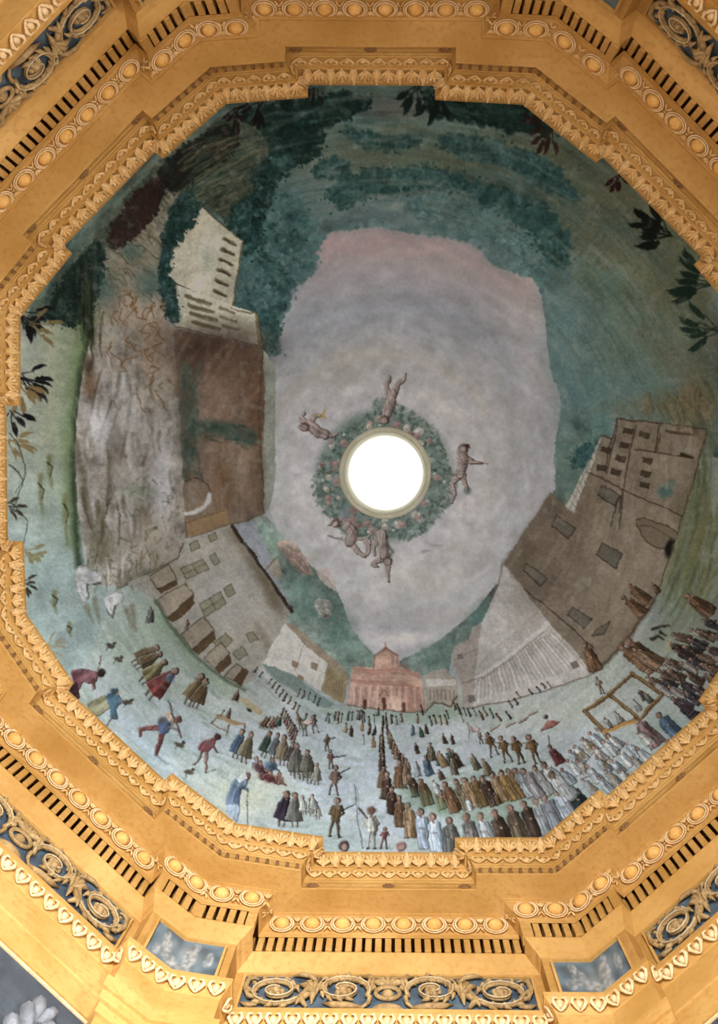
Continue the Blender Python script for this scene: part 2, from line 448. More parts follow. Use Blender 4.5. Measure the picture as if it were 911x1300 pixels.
# ------------------------------------------------------------------ frieze panels
def spiral(mb, cx, cy, r, turns, start, direc, tk, z=0.035, n=26, tail=None):
    pts = []; rr = []
    if tail is not None:
        for k, (x, y) in enumerate(tail): pts.append((x, y, z)); rr.append(tk * (0.5 + 0.5 * k / len(tail)))
    for k in range(n + 1):
        f = k / n
        a = start + direc * turns * 2 * math.pi * f
        rad = r * (1 - 0.86 * f)
        pts.append((cx + rad * math.cos(a), cy + rad * math.sin(a), z)); rr.append(tk * (1 - 0.55 * f))
    return mb.tube(pts, rr, 6, 0.9)
PH = 0.60                                            # clear height of a scroll panel
def volute(mb, cx, cy, r, turns, start, direc, tk, tail=(), lobes=9, hl=None):
    """acanthus volute: main stem, leaf lobes springing from its outer side; hl collects the pale edge line"""
    spiral(mb, cx, cy, r, turns, start, direc, tk, tail=tail)
    for k in range(lobes):
        f = 0.04 + 0.50 * k / lobes
        a = start + direc * turns * 2 * math.pi * f; rad = r * (1 - 0.86 * f)
        c = np.array([cx + rad*math.cos(a), cy + rad*math.sin(a), 0.03])
        o = np.array([math.cos(a), math.sin(a), 0]); tg = np.array([-math.sin(a), math.cos(a), 0]) * direc
        L = 0.105 * (1 - 0.4*f) * (1 if k % 2 else 0.75)
        e = c + (o * 0.55 + tg * 0.85) * L; e[1] = np.clip(e[1], -0.285, 0.285)
        mb.tube([c, c + (o*0.55 + tg*0.25)*L + (0, 0, 0.022), e], [tk*0.7, tk*0.85, 0.006], 6)
        if f < 0.35:
            e2 = c + (-o * 0.7 + tg * 0.6) * L * 0.7
            mb.tube([c, c + (-o*0.4+tg*0.2)*L*.6 + (0, 0, 0.02), e2], [tk*0.5, tk*0.55, 0.005], 6)
    if hl is not None:
        pts = []; rr = []
        for k in range(27):
            f = k/26; a = start + direc*turns*2*math.pi*f; rad = r*(1-0.86*f) + tk*0.35
            pts.append((cx+rad*math.cos(a), cy+rad*math.sin(a), 0.035 + tk*0.8)); rr.append(0.008)
        hl.tube(pts, rr, 5)
HL_A, HL_B = MB(), MB()
def scroll_a():                                      # volute next to the centre
    mb = MB()
    volute(mb, 0.29, 0.02, 0.235, 1.7, math.radians(205), -1, 0.026, [(0.12, -0.28), (0.07, -0.20), (0.055, -0.10)], 12, HL_A)
    mb.tube([(0.12, -0.27, 0.03), (0.24, -0.275, 0.05), (0.36, -0.25, 0.04), (0.45, -0.18, 0.02)], [0.02, 0.03, 0.03, 0.008], 6)
    mb.tube([(0.05, 0.05, 0.03), (0.03, 0.17, 0.04), (0.08, 0.26, 0.04), (0.15, 0.275, 0.02)], [0.015, 0.026, 0.024, 0.006], 6)
    return mb
def scroll_b():                                      # outer volute winding the other way
    mb = MB()
    volute(mb, 0.86, -0.01, 0.245, 1.85, math.radians(-170), 1, 0.027, [(0.50, 0.22), (0.55, 0.12), (0.60, 0.03)], 12, HL_B)
    mb.tube([(0.52, 0.18, 0.03), (0.58, 0.25, 0.04), (0.67, 0.28, 0.04), (0.74, 0.27, 0.03)], [0.014, 0.026, 0.022, 0.006], 6)
    mb.tube([(0.58, -0.26, 0.03), (0.64, -0.17, 0.05), (0.62, -0.03, 0.04)], [0.014, 0.035, 0.008], 6)
    mb.tube([(1.08, -0.12, 0.03), (1.13, 0.04, 0.04), (1.12, 0.18, 0.04), (1.07, 0.23, 0.03), (1.03, 0.20, 0.03)], [0.014, 0.026, 0.022, 0.016, 0.008], 6)
    mb.tube([(1.0, -0.23, 0.03), (1.08, -0.26, 0.04), (1.14, -0.20, 0.03)], [0.014, 0.024, 0.008], 6)
    return mb
def bud():
    mb = MB(); mb.dome((0, 0, 0.02), (0.045, 0.045, 0.05), 10, 3)
    for k in range(5):
        a = 2*math.pi*k/5
        mb.dome((0.05*math.cos(a), 0.05*math.sin(a), 0.02), (0.028, 0.028, 0.035), 6, 2)
    return mb
def leaf_spray():
    mb = MB()
    for a, L in ((75, 0.24), (100, 0.2), (50, 0.2), (-60, 0.22), (-95, 0.18), (130, 0.16)):
        a = math.radians(a); p = np.array([0.53, -0.02, 0.02]); d = np.array([math.cos(a), math.sin(a), 0]) * L
        mb.tube([p, p + d*0.5 + (0.015, 0, 0.035), p + d + (0.03, 0, 0)], [0.018, 0.030, 0.005], 6)
    return mb
def candelabrum():
    mb = MB()
    mb.grid(lambda u, v: ((0.10 - 0.02*math.cos(v*2*math.pi))*math.cos(2*math.pi*u), -0.02 + (0.10 - 0.02*math.cos(v*2*math.pi))*math.sin(2*math.pi*u), 0.03 + 0.02*math.sin(v*2*math.pi)), 18, 6, True)
    mb.dome((0, -0.02, 0.01), (0.055, 0.055, 0.05), 10, 3)
    for a in (-70, -35, 0, 35, 70):
        d = np.array([math.sin(math.radians(a)), math.cos(math.radians(a)), 0])
        mb.tube([(0, 0.12, 0.02), np.array((0, 0.12, 0.04)) + d*0.09, np.array((0, 0.12, 0.02)) + d*0.17], [0.02, 0.032, 0.006], 6)
    mb.dome((0, -0.24, 0.0), (0.13, 0.06, 0.05), 10, 3)
    return mb
for n, f, m in (('scroll', scroll_a, BRONZE), ('scroll_outer', scroll_b, BRONZE), ('flower_bud', bud, BRONZE), ('leaf_spray', leaf_spray, BRONZE), ('candelabrum', candelabrum, BRONZE)):
    ME[n] = f().mesh(n, m)
ME['edge_line'] = HL_A.mesh('edge_line', LINE); ME['edge_line_outer'] = HL_B.mesh('edge_line', LINE)  # pale tubes put an edge highlight on the scrolls by colour

TABLES = {}
def lattice(u, v, seed):
    """smooth value noise at coordinates u, v (arrays)"""
    if seed not in TABLES: TABLES[seed] = np.random.default_rng(seed).random((256, 256)).astype(np.float32)
    r = TABLES[seed]
    iu = np.floor(u).astype(int); iv = np.floor(v).astype(int)
    fu = (u - iu); fv = (v - iv); fu = fu*fu*(3-2*fu); fv = fv*fv*(3-2*fv)
    a = r[iv & 255, iu & 255]; b = r[iv & 255, (iu+1) & 255]; c = r[(iv+1) & 255, iu & 255]; d = r[(iv+1) & 255, (iu+1) & 255]
    return (a*(1-fu)+b*fu)*(1-fv) + (c*(1-fu)+d*fu)*fv
def cloud_material():
    m, nt, b = nodes_of('painted_clouds')
    at = nt.nodes.new('ShaderNodeAttribute'); at.attribute_name = 'pigment'
    nt.links.new(at.outputs['Color'], b.inputs['Base Color']); b.inputs['Roughness'].default_value = 0.8
    return m
CLOUD = cloud_material()

PANEL_AT = ('on the brick church side', 'on the side of the wooden litter', 'on the umber palace side', 'on the side of the black leafy plant', 'on the side of the overhanging boughs', 'on the side of the red brown bush', 'on the pale cliff side', 'on the side of the running man')
CORNER_AT = ('below the cloaked gentry', 'below the front rank of monks', 'beside the crowd behind the litter', 'beside the haze above the umber palace', 'beside the hanging reddish leaves', 'beside the boughs over the pale house', 'beside the black plant near the cliff', 'beside the wrapped white boulders')
def root(name, p, u, v, w):
    o = bpy.data.objects.new(name, None); o.empty_display_size = 0.1
    o.matrix_world = Matrix(((u[0], v[0], w[0], p[0]), (u[1], v[1], w[1], p[1]), (u[2], v[2], w[2], p[2]), (0,0,0,1)))
    return link(o)
def local(me, name, parent, x=0.0, sx=1.0, sy=1.0):
    o = bpy.data.objects.new(name, me); o.location = (x, 0, 0); o.scale = (sx, sy, 1); return link(o, parent)
segs6 = segments(0.672, 10.18, 0.672, 10.82)
for side, kind, p0, p1, u, v, w, L, H, q in segs6:
    if kind == 'recess':
        hw = L / 2 - 0.10; c = (p0 + p1) / 2
        pn = MB().box((-hw, -PH/2, 0.0), (hw, PH/2, 0.008)).mesh('scroll_panel', BLUE, False)
        panel = root('scroll_panel', c, u, v, w)
        tag(panel, 'slate blue frieze panel with umber scrolls, ' + PANEL_AT[side], 'relief panel', 'scroll panels of the frieze')
        local(pn, 'panel_ground', panel)
        fr = MB(); b = 0.022
        for lo, hi in (((-hw-b, -PH/2-b, 0), (hw+b, -PH/2, 0.03)), ((-hw-b, PH/2, 0), (hw+b, PH/2+b, 0.03)), ((-hw-b, -PH/2, 0), (-hw, PH/2, 0.03)), ((hw, -PH/2, 0), (hw+b, PH/2, 0.03))): fr.box(lo, hi)
        local(fr.mesh('panel_frame', OCHRE, False), 'panel_frame', panel)
        k = hw / 1.16
        local(ME['candelabrum'], 'candelabrum', panel)
        for s in (-1, 1):
            for xb, yb in ((0.29, 0.02), (0.86, 0.0)):
                fb_ = local(ME['flower_bud'], 'flower_bud', panel, s * (0.09 + k * 0.93 * xb)); fb_.location.y = yb
            for nm in ('scroll', 'scroll_outer', 'leaf_spray'):
                q = local(ME[nm], nm.replace('_outer', ''), panel, s * 0.09, s * k * 0.93)
                if nm.startswith('scroll'):
                    local(ME[nm.replace('scroll', 'edge_line')], 'edge_line', q)
# cloud panels bent round each corner
A6 = offset(0.664); Z0, Z1 = 10.20, 10.80
for k in range(8):
    i = 5 * k
    cn = A6[i]; wa = A6[i - 1]; wb = A6[(i + 1) % NV]
    ea = cn + (wa - cn) * (1 - 0.10 / np.linalg.norm(wa - cn)); eb = cn + (wb - cn) * (1 - 0.10 / np.linalg.norm(wb - cn))
    inw = -cn / np.linalg.norm(cn)
    cp = link(bpy.data.objects.new('cloud_panel', None)); cp.empty_display_size = 0.1
    tag(cp, 'bent grey blue cloud panel of the frieze, ' + CORNER_AT[k], 'painted panel', 'cloud panels at the frieze corners')
    NU, NVV = 56, 26; vs = []; cs = []; rs = np.random.default_rng(400 + k)
    puffs = [(rs.uniform(.12, .88), rs.uniform(.1, .75), rs.uniform(.05, .12), rs.uniform(.12, .26), rs.uniform(.5, 1)) for _ in range(9)]
    bodies = [(.27, .50, .10, .26), (.64, .50, .09, .30), (.22, .80, .06, .15), (.68, .84, .055, .13), (.40, .28, .12, .16), (.55, .18, .16, .14), (.87, .52, .06, .24), (.14, .30, .07, .16)]
    for j in range(NVV + 1):
        for i_ in range(NU + 1):
            f = i_ / NU; g_ = j / NVV
            p = ea*(1-2*f) + cn*2*f if f < .5 else cn*(2-2*f) + eb*(2*f-1)
            vs.append((*p, Z0 + (Z1-Z0)*g_))
            c = np.array([84., 97., 104.]) * (1 + .5*(lattice(np.array(f*9.+k*5), np.array(g_*5.), 77) - .5))
            for x, y, rx, ry, a_ in puffs:
                d = ((f-x)/rx)**2 + ((g_-y)/ry)**2; q_ = math.exp(-d*1.2)*a_*.6; c = c*(1-q_) + np.array([136., 136., 132.])*q_
            for x, y, rx, ry in bodies:
                d = ((f-x)/rx)**2 + ((g_-y)/ry)**2; q_ = min(1, max(0, (1.25-d)*1.6))*.6; hl_ = .60 + .35*(f-x)/rx*.5 + .55*float(lattice(np.array(f*34.+k*3), np.array(g_*15.), 78))
                c = c*(1-q_) + np.array([176., 172., 164.])*hl_*q_
            cs.append(c)
    me = bpy.data.meshes.new('cloud_panel')
    me.from_pydata([tuple(map(float, q_)) for q_ in vs], [], [(j*(NU+1)+i_, j*(NU+1)+i_+1, (j+1)*(NU+1)+i_+1, (j+1)*(NU+1)+i_) for j in range(NVV) for i_ in range(NU)])
    lc = np.clip(np.array(cs)/255., 0, 1) ** 2.2
    ca = me.color_attributes.new('pigment', 'FLOAT_COLOR', 'POINT'); ca.data.foreach_set('color', np.concatenate([lc, np.ones((len(lc), 1))], 1).astype(np.float32).ravel())
    me.materials.append(CLOUD); link(bpy.data.objects.new('picture', me), cp)
    fr = MB()
    for a, bq, z0, z1 in ((ea, cn, Z0-.025, Z0), (cn, eb, Z0-.025, Z0), (ea, cn, Z1, Z1+.025), (cn, eb, Z1, Z1+.025)):
        o = inw * 0.03
        fr.add([(*a, z0), (*bq, z0), (*bq, z1), (*a, z1), (*(a+o), z0), (*(bq+o), z0), (*(bq+o), z1), (*(a+o), z1)], [(4,5,6,7),(0,4,7,3),(1,2,6,5),(0,1,5,4),(3,7,6,2)])
    for e, d in ((ea, (wa-cn)), (eb, (wb-cn))):
        d = d/np.linalg.norm(d)*0.022; o = inw*0.03
        fr.add([(*e, Z0), (*(e+d), Z0), (*(e+d), Z1), (*e, Z1), (*(e+o), Z0), (*(e+d+o), Z0), (*(e+d+o), Z1), (*(e+o), Z1)], [(4,5,6,7),(0,4,7,3),(1,2,6,5),(0,1,5,4),(3,7,6,2)])
    fr.build('panel_frame', OCHRE, cp, False)

# ------------------------------------------------------------------ walls and corner piers below
names = ('south', 'south_east', 'east', 'north_east', 'north', 'north_west', 'west', 'south_west')
Wi = offset(0.69); Wo = offset(1.30)
def prism(mb, inner, outer, z0, z1):
    n = len(inner)
    vs = [(*p, z) for z in (z0, z1) for p in list(inner) + list(outer)[::-1]]
    m = 2 * n
    fs = [tuple(range(m)), tuple(reversed(range(m, 2*m)))] + [(i, (i+1) % m, m + (i+1) % m, m + i) for i in range(m)]
    return mb.add(vs, fs)
def acanthus_big():
    mb = MB()
    mb.tube([(0, -0.75, 0.02), (0.03, -0.3, 0.03), (-0.02, 0.2, 0.03), (0.02, 0.62, 0.02)], [0.05, 0.05, 0.04, 0.015], 6)
    for s in (-1, 1):
        for y, L, a in ((-0.55, 0.34, 35), (-0.28, 0.36, 40), (0.0, 0.32, 46), (0.25, 0.26, 54), (0.44, 0.18, 62)):
            d = np.array([s*math.cos(math.radians(a)), math.sin(math.radians(a)), 0])
            p = np.array([0, y, 0.02])
            mb.tube([p, p + d*L*0.5 + (0, -0.02, 0.03), p + d*L*0.85 + (0, 0.02, 0.03), p + d*L + (s*-0.02, 0.05, 0)], [0.03, 0.07, 0.06, 0.02], 6)
    return mb
ME['big_leaf'] = acanthus_big().mesh('acanthus_relief', GREYLF)
for k in range(8):
    i = 5 * k
    inner = [Wi[i+2], Wi[i+3]]; outer = [Wo[i+2], Wo[i+3]]
    wl = prism(MB(), inner, outer, 7.2, 9.26).build('wall_' + names[k], SLATE, None, False)
    tag(wl, 'dark slate spandrel wall with grey leaf relief under the architrave', 'wall', kind='structure')
    a = np.array([*inner[0], 0]); b = np.array([*inner[1], 0]); u = (b - a); L = np.linalg.norm(u); u /= L
    v = np.array([0, 0, 1.0]); w = np.cross(u, v)
    if w[:2] @ inner[0] > 0: u = -u; w = -w; a, b = b, a
    bd = MB().box((-L/2, -0.03, 0), (L/2, 0.0, 0.012)).mesh('plaster_line', PALE, False)
    place(bd, 'plaster_line', wl, (a + b)/2 + v*9.222, u, v, w)
    n = 4
    for j in range(n):
        place(ME['big_leaf'], 'acanthus_relief', wl, a + u * L * (j + 0.5)/n + v*8.35 , u, v, w, 0.8, 0.95, 1)
    # pier under the corner wings
    idx = [i - 1, i, (i + 1) % NV]
    top = MB()
    for t, z0, z1 in ((0.585, 9.30, 9.46), (0.61, 9.18, 9.30), (0.64, 9.06, 9.18)):
        o1 = offset(t)[idx]; o2 = offset(1.25)[idx]
        prism(top, o1, o2, z0, z1)
    cap = top.build('capital', OCHRE, wl, False)
    o1 = offset(0.67)[idx]; o2 = offset(1.25)[idx]
    prism(MB(), o1, o2, 0.0, 9.06).build('pier', OCHRE_D, wl, False)

sweep(MB(), [(0.72, 9.24), (0.72, 9.40), (1.20, 9.41)]).build('vault_edge', PALE, t7, False)  # strip closing the gap to the added vault

# ------------------------------------------------------------------ oculus
RO = 0.562; ZO = 16.30
oc = MB()
prof = [(RO + 0.05, ZO - 0.01), (RO + 0.045, ZO - 0.035), (RO + 0.01, ZO - 0.05), (RO - 0.012, ZO - 0.03), (RO - 0.02, ZO + 0.02), (RO - 0.035, ZO + 0.6), (RO - 0.04, ZO + 0.9)]
N = 72
oc.add([(r*math.cos(2*math.pi*i/N), r*math.sin(2*math.pi*i/N), z) for r, z in prof for i in range(N)],
       [(j*N+i, j*N+(i+1)%N, (j+1)*N+(i+1)%N, (j+1)*N+i) for j in range(len(prof)-1) for i in range(N)])
win = oc.build('window_1', RIM)
tag(win, 'round white oculus with cream rim at the top of the dome', 'window', kind='structure')
gm, gnt, gb = nodes_of('clear_pane')
gb.inputs['Base Color'].default_value = (1, 1, 1, 1); gb.inputs['Transmission Weight'].default_value = 1.0
gb.inputs['IOR'].default_value = 1.0; gb.inputs['Roughness'].default_value = 0.0
gp = MB(); rp = RO - 0.034
gp.add([(rp*math.cos(2*math.pi*i/N), rp*math.sin(2*math.pi*i/N), ZO + 0.62) for i in range(N)], [tuple(range(N))])
gp.build('pane', gm, win, False)
# ------------------------------------------------------------------ the fresco: paint laid on a sheet that is wrapped on the dome
# Sheet units follow the painter's perspective from the pavement; colours are pigment (sRGB 0..255).
X0, Y0, SW, SHH = -40, 80, 1050, 1030
SHEET = np.zeros((SHH, SW, 3), np.float32)
IDS = np.zeros((SHH, SW), np.int32)
PARTS = [None]                                     # id -> (name, label)
YY, XX = np.mgrid[0:SHH, 0:SW].astype(np.float32)
XX += X0 + 0.0; YY += Y0 + 0.0
MIDX, MIDY = 487.0, 600.0

def fbm(u, v, seed, octv=4, gain=0.55):
    s = 0; a = 1.0; t = 0
    for o in range(octv):
        s = s + a * lattice(u * 2**o + 17.3*o, v * 2**o + 5.1*o, seed + o); t += a; a *= gain
    return s / t
RAD = np.hypot(XX - MIDX, YY - MIDY); ANG = np.arctan2(YY - MIDY, XX - MIDX)
N_BIG = fbm(XX / 90, YY / 90, 1, 4); N_MED = fbm(XX / 28, YY / 28, 11, 4); N_FINE = fbm(XX / 5, YY / 5, 21, 3)
N_ARC = fbm(ANG * 9, RAD / 14, 31, 4); N_ARC2 = fbm(ANG * 4 + 9, RAD / 34, 41, 4); N_RAY = fbm(ANG * 60, RAD / 60, 51, 3)

def new_id(name, label=None, under=0):
    PARTS.append((name, label, under)); return len(PARTS) - 1

def smooth(pts, n=6, closed=True):
    P = np.array(pts, float); m = len(P); o = []
    rngk = range(m if closed else m - 1)
    for i in rngk:
        if closed: a, b, c, d = P[i-1], P[i], P[(i+1) % m], P[(i+2) % m]
        else: a, b, c, d = P[max(i-1, 0)], P[i], P[i+1], P[min(i+2, m-1)]
        for k in range(n):
            t = k / n
            o.append(0.5*((2*b) + (-a+c)*t + (2*a-5*b+4*c-d)*t*t + (-a+3*b-3*c+d)*t**3))
    if not closed: o.append(P[-1])
    return np.array(o)

def window(x0, y0, x1, y1):
    a = max(0, int(math.floor(x0 - X0))); b = min(SW, int(math.ceil(x1 - X0)) + 1)
    c = max(0, int(math.floor(y0 - Y0))); d = min(SHH, int(math.ceil(y1 - Y0)) + 1)
    return (slice(c, d), slice(a, b)) if b > a and d > c else None

def pip(px, py, P):
    ins = np.zeros(px.shape, bool)
    x0, y0 = P[-1]
    for x1, y1 in P:
        if y0 != y1:
            cond = ((y1 > py) != (y0 > py)) & (px < (x0 - x1) * (py - y1) / (y0 - y1) + x1)
            ins ^= cond
        x0, y0 = x1, y1
    return ins

def mask_poly(P, ragged=0.0):
    P = np.asarray(P, float)
    pad = 2 + ragged
    w = window(P[:, 0].min()-pad, P[:, 1].min()-pad, P[:, 0].max()+pad, P[:, 1].max()+pad)
    if w is None: return None, None
    x, y = XX[w], YY[w]
    if ragged:
        x = x + (N_MED[w] - 0.5) * ragged * 4 + (N_FINE[w] - 0.5) * ragged * 2
        y = y + (np.roll(N_MED, 91, 1)[w] - 0.5) * ragged * 4
    m = np.zeros(x.shape, np.float32)
    for dx, dy in ((-.25, -.25), (.25, -.25), (-.25, .25), (.25, .25)):
        m += pip(x + dx, y + dy, P)
    return w, m / 4

def blur(m, r):
    """box blur twice"""
    r = int(r)
    if r < 1: return m
    for ax in (0, 1):
        for _ in range(2):
            p = np.pad(m, [(r+1, r) if a == ax else (0, 0) for a in (0, 1)], mode='edge')
            c = np.cumsum(p, ax)
            m = (np.take(c, range(2*r+1, c.shape[ax]), ax) - np.take(c, range(0, c.shape[ax]-2*r-1), ax)) / (2*r+1)
    return m

def lay(w, m, col, alpha=1.0, pid=0):
    a = (m * alpha)[..., None]
    SHEET[w] = SHEET[w] * (1 - a) + np.asarray(col, np.float32) * a
    if pid: IDS[w][m > 0.5] = pid

def poly(P, col, alpha=1.0, soft=0, ragged=0.0, tex=0.0, pid=0, noise=None):
    w, m = mask_poly(P, ragged)
    if w is None: return
    hard = m
    if soft:
        P = np.asarray(P, float); s = 2*soft + 2
        w = window(P[:, 0].min()-s, P[:, 1].min()-s, P[:, 0].max()+s, P[:, 1].max()+s)
        m = blur(pip(XX[w], YY[w], P).astype(np.float32), soft); hard = m
    c = np.broadcast_to(np.asarray(col, np.float32), m.shape + (3,))
    if tex:
        nz = (N_MED if noise is None else noise)[w]
        c = c * (1 + tex * 2 * (nz - 0.5) + tex * 0.8 * (N_FINE[w] - 0.5))[..., None]
    a = (m * alpha)[..., None]
    SHEET[w] = SHEET[w] * (1 - a) + c * a
    if pid: IDS[w][hard > 0.5] = pid

def stroke(pts, wid, col, alpha=1.0, wid2=None, soft=0.7, pid=0, idmin=0.5):
    """tapered brush stroke along a polyline"""
    P = np.asarray(pts, float); wid2 = wid if wid2 is None else wid2
    pad = max(wid, wid2) + soft + 1
    w = window(P[:, 0].min()-pad, P[:, 1].min()-pad, P[:, 0].max()+pad, P[:, 1].max()+pad)
    if w is None: return
    x, y = XX[w], YY[w]; best = np.full(x.shape, 1e9, np.float32); n = len(P) - 1
    for i in range(n):
        ax, ay = P[i]; bx, by = P[i+1]; dx, dy = bx-ax, by-ay; L2 = dx*dx+dy*dy + 1e-9
        t = np.clip(((x-ax)*dx + (y-ay)*dy) / L2, 0, 1)
        d = np.hypot(x-ax-t*dx, y-ay-t*dy) - (wid + (wid2-wid) * (i+t)/n) / 2
        np.minimum(best, d, out=best)
    m = np.clip(0.5 - best / (2*soft) , 0, 1)
    lay(w, m, col, alpha)
    if pid: IDS[w][m > idmin] = pid

def blob(x, y, rx, ry, col, alpha=1.0, ang=0.0, soft=0.35, pid=0):
    R = max(rx, ry) * (1 + soft) + 1
    w = window(x-R, y-R, x+R, y+R)
    if w is None: return
    c, s = math.cos(ang), math.sin(ang); dx, dy = XX[w]-x, YY[w]-y
    d = np.sqrt(((dx*c+dy*s)/rx)**2 + ((-dx*s+dy*c)/ry)**2)
    m = np.clip((1 + soft - d) / (2*soft), 0, 1)
    lay(w, m, col, alpha)
    if pid: IDS[w][m > 0.5] = pid

def inside_pts(P, n, rs):
    P = np.asarray(P, float); lo, hi = P.min(0), P.max(0); out = []
    while len(out) < n:
        q = lo + rs.random((n*2, 2)) * (hi - lo)
        out += list(q[pip(q[:, 0], q[:, 1], P)])
    return np.array(out[:n])

def foliage(P, cols, n, r, seed, pid=0, edge=True, alpha=0.75):
    """leafy mass: scalloped outline of dabs, soft clumps, then many small leaf marks of several greens"""
    rs = np.random.default_rng(seed); P = np.asarray(P, float)
    poly(P, cols[1], 0.9, ragged=r*0.5, tex=0.22, pid=pid)
    if edge:
        S = smooth(P, 8)
        L = np.hypot(*(np.roll(S, -1, 0) - S).T)
        step = r * 0.7; acc = 0
        for i in range(len(S)):
            acc += L[i]
            if acc > step:
                acc = 0; q = S[i] + rs.normal(0, r*0.35, 2); k = rs.uniform(0.45, 1.0)
                blob(q[0], q[1], r*k, r*k*rs.uniform(.6, 1), np.array(cols[rs.integers(0, 2)]) * rs.uniform(.9, 1.1), 0.92, rs.uniform(0, 3), 0.25, pid)
                for _ in range(3):
                    q2 = q + rs.normal(0, r*0.7, 2); blob(q2[0], q2[1], r*.3, r*.2, np.array(cols[rs.integers(0, 2)]) * rs.uniform(.85, 1.1), 0.85, rs.uniform(0, 3), 0.3)
    for q in inside_pts(P, max(4, n // 3), rs):
        c = np.array(cols[rs.integers(0, len(cols))]) * rs.uniform(0.85, 1.12)
        blob(q[0], q[1], r*rs.uniform(.8, 1.7), r*rs.uniform(.6, 1.1), c, alpha*.7, rs.uniform(0, 3), 0.75)
    for q in inside_pts(P, n * 5, rs):
        v_ = lattice(np.array(q[0]/(r*1.8)), np.array(q[1]/(r*1.8)), seed % 50 + 60)
        c = np.array(cols[int(min(.999, max(0, (float(v_)-.2)*1.6)) * len(cols))]) * rs.uniform(0.78, 1.22)
        k = r * rs.uniform(0.14, 0.34)
        blob(q[0], q[1], k*1.5, k*.8, c, alpha*.8, rs.uniform(0, 3.1), 0.4)

def arcs(P, cols, n, ln, wd, seed, alpha=0.35, radial=False):
    """long soft brush marks following the curve of the dome (or running down it)"""
    rs = np.random.default_rng(seed)
    for q in inside_pts(P, n, rs):
        d = q - (MIDX, MIDY); r = np.hypot(*d); a = math.atan2(d[1], d[0]); l = ln * rs.uniform(.4, 1.3)
        if radial: pts = [(MIDX+(r+t*l)*math.cos(a+rs.normal(0, .006)), MIDY+(r+t*l)*math.sin(a+rs.normal(0, .006))) for t in (-.5, -.15, .2, .5)]
        else:
            k = rs.normal(0, 4)
            pts = [(MIDX+(r+k*t)*math.cos(a+t*l/r), MIDY+(r+k*t)*math.sin(a+t*l/r)) for t in (-.5, -.2, .1, .5)]
        w = wd * rs.uniform(.5, 1.3)
        stroke(pts, w, np.array(cols[rs.integers(0, len(cols))]) * rs.uniform(.9, 1.1), alpha, w*0.3, soft=wd*0.45)

def quad_grid(Q, u, v):
    """bilinear point in a quad Q = tl, tr, br, bl"""
    Q = np.asarray(Q, float)
    return (Q[0]*(1-u)+Q[1]*u)*(1-v) + (Q[3]*(1-u)+Q[2]*u)*v
def qwin(Q, u0, u1, v0, v1): return [quad_grid(Q, a, b) for a, b in ((u0, v0), (u1, v0), (u1, v1), (u0, v1))]

# ---- ground
g = np.array([162, 167, 170], np.float32)[None, None] * (1 + 0.16*(N_BIG-0.5) + 0.10*(N_MED-0.5))[..., None]
gr = np.clip((N_ARC2 - 0.42) * 3.4, 0, 1)[..., None] * 0.6
SHEET[:] = g * (1-gr) + np.array([140, 154, 138], np.float32) * gr
for x, y, rx, ry, c, a in ((275, 1000, 60, 34, (186, 182, 150), .55), (330, 1010, 40, 22, (178, 176, 140), .5), (170, 800, 70, 60, (150, 164, 138), .6), (300, 880, 50, 40, (176, 172, 160), .5),
        (470, 990, 80, 60, (174, 178, 186), .6), (560, 925, 70, 22, (180, 182, 186), .55), (690, 900, 90, 26, (184, 184, 166), .6), (780, 850, 60, 40, (170, 176, 158), .6), (490, 908, 60, 8, (140, 158, 136), .6),
        (560, 905, 60, 10, (136, 154, 132), .6), (180, 960, 90, 40, (150, 166, 174), .6), (600, 1005, 80, 16, (128, 150, 122), .5), (860, 720, 40, 80, (120, 132, 108), .8), (880, 660, 34, 90, (112, 118, 88), .8), (905, 800, 50, 60, (118, 122, 104), .6)):
    blob(x, y, rx, ry, c, a, 0, 0.9)
arcs([(60, 700), (350, 850), (480, 900), (650, 900), (860, 760), (911, 900), (700, 1060), (480, 1085), (250, 1040), (90, 880)], [(180, 184, 184), (124, 144, 122), (146, 156, 164), (190, 188, 172), (132, 148, 128)], 420, 40, 4.5, 5, 0.34)

# ---- woodland that closes the upper half
SKY = [(427, 291), (448, 291), (470, 287), (500, 291), (530, 297), (560, 301), (592, 306), (610, 318), (625, 334), (645, 344), (668, 350), (682, 360), (690, 392), (694, 430), (699, 470), (711, 505), (708, 540), (704, 580), (705, 612), (699, 630), (668, 676),
       (637, 712), (633, 740), (606, 772), (580, 794), (553, 815), (528, 829), (508, 838), (488, 838), (472, 828), (452, 806), (440, 782), (431, 757), (418, 737), (402, 723), (384, 708), (368, 694), (352, 670), (340, 640), (336, 600), (338, 540), (335, 470), (338, 446), (350, 445), (343, 420), (357, 402), (366, 384), (362, 366), (382, 350), (396, 334), (390, 318), (407, 304)]
WOOD = [(-40, 80), (1010, 80), (1010, 600), (905, 580), (895, 545), (784, 535), (720, 648), (696, 634), (560, 400), (420, 400), (330, 440), (295, 395), (215, 358), (130, 398), (60, 400), (-40, 430)]
w, m = mask_poly(WOOD)
rad = RAD[w]
c = np.ones(rad.shape + (3,), np.float32) * np.array([88, 114, 108], np.float32)
n1 = np.clip((N_ARC[w]-0.33)*2.6, 0, 1)[..., None]
c = c * (0.80 + 0.42 * n1)
br = np.clip((N_ARC2[w]-0.48)*4, 0, 1)[..., None] * 0.5
c = c*(1-br) + np.array([122, 122, 100], np.float32)*(0.75+0.4*n1)*br
lay(w, m, c)
W_TOP = [(300, 150), (480, 115), (660, 150), (800, 260), (900, 420), (720, 520), (690, 350), (560, 290), (430, 280), (380, 300), (320, 240)]
arcs(W_TOP, [(66, 98, 92), (96, 128, 122), (128, 150, 148), (120, 122, 98), (50, 74, 70)], 420, 60, 7, 61, 0.34)
rs = np.random.default_rng(62)
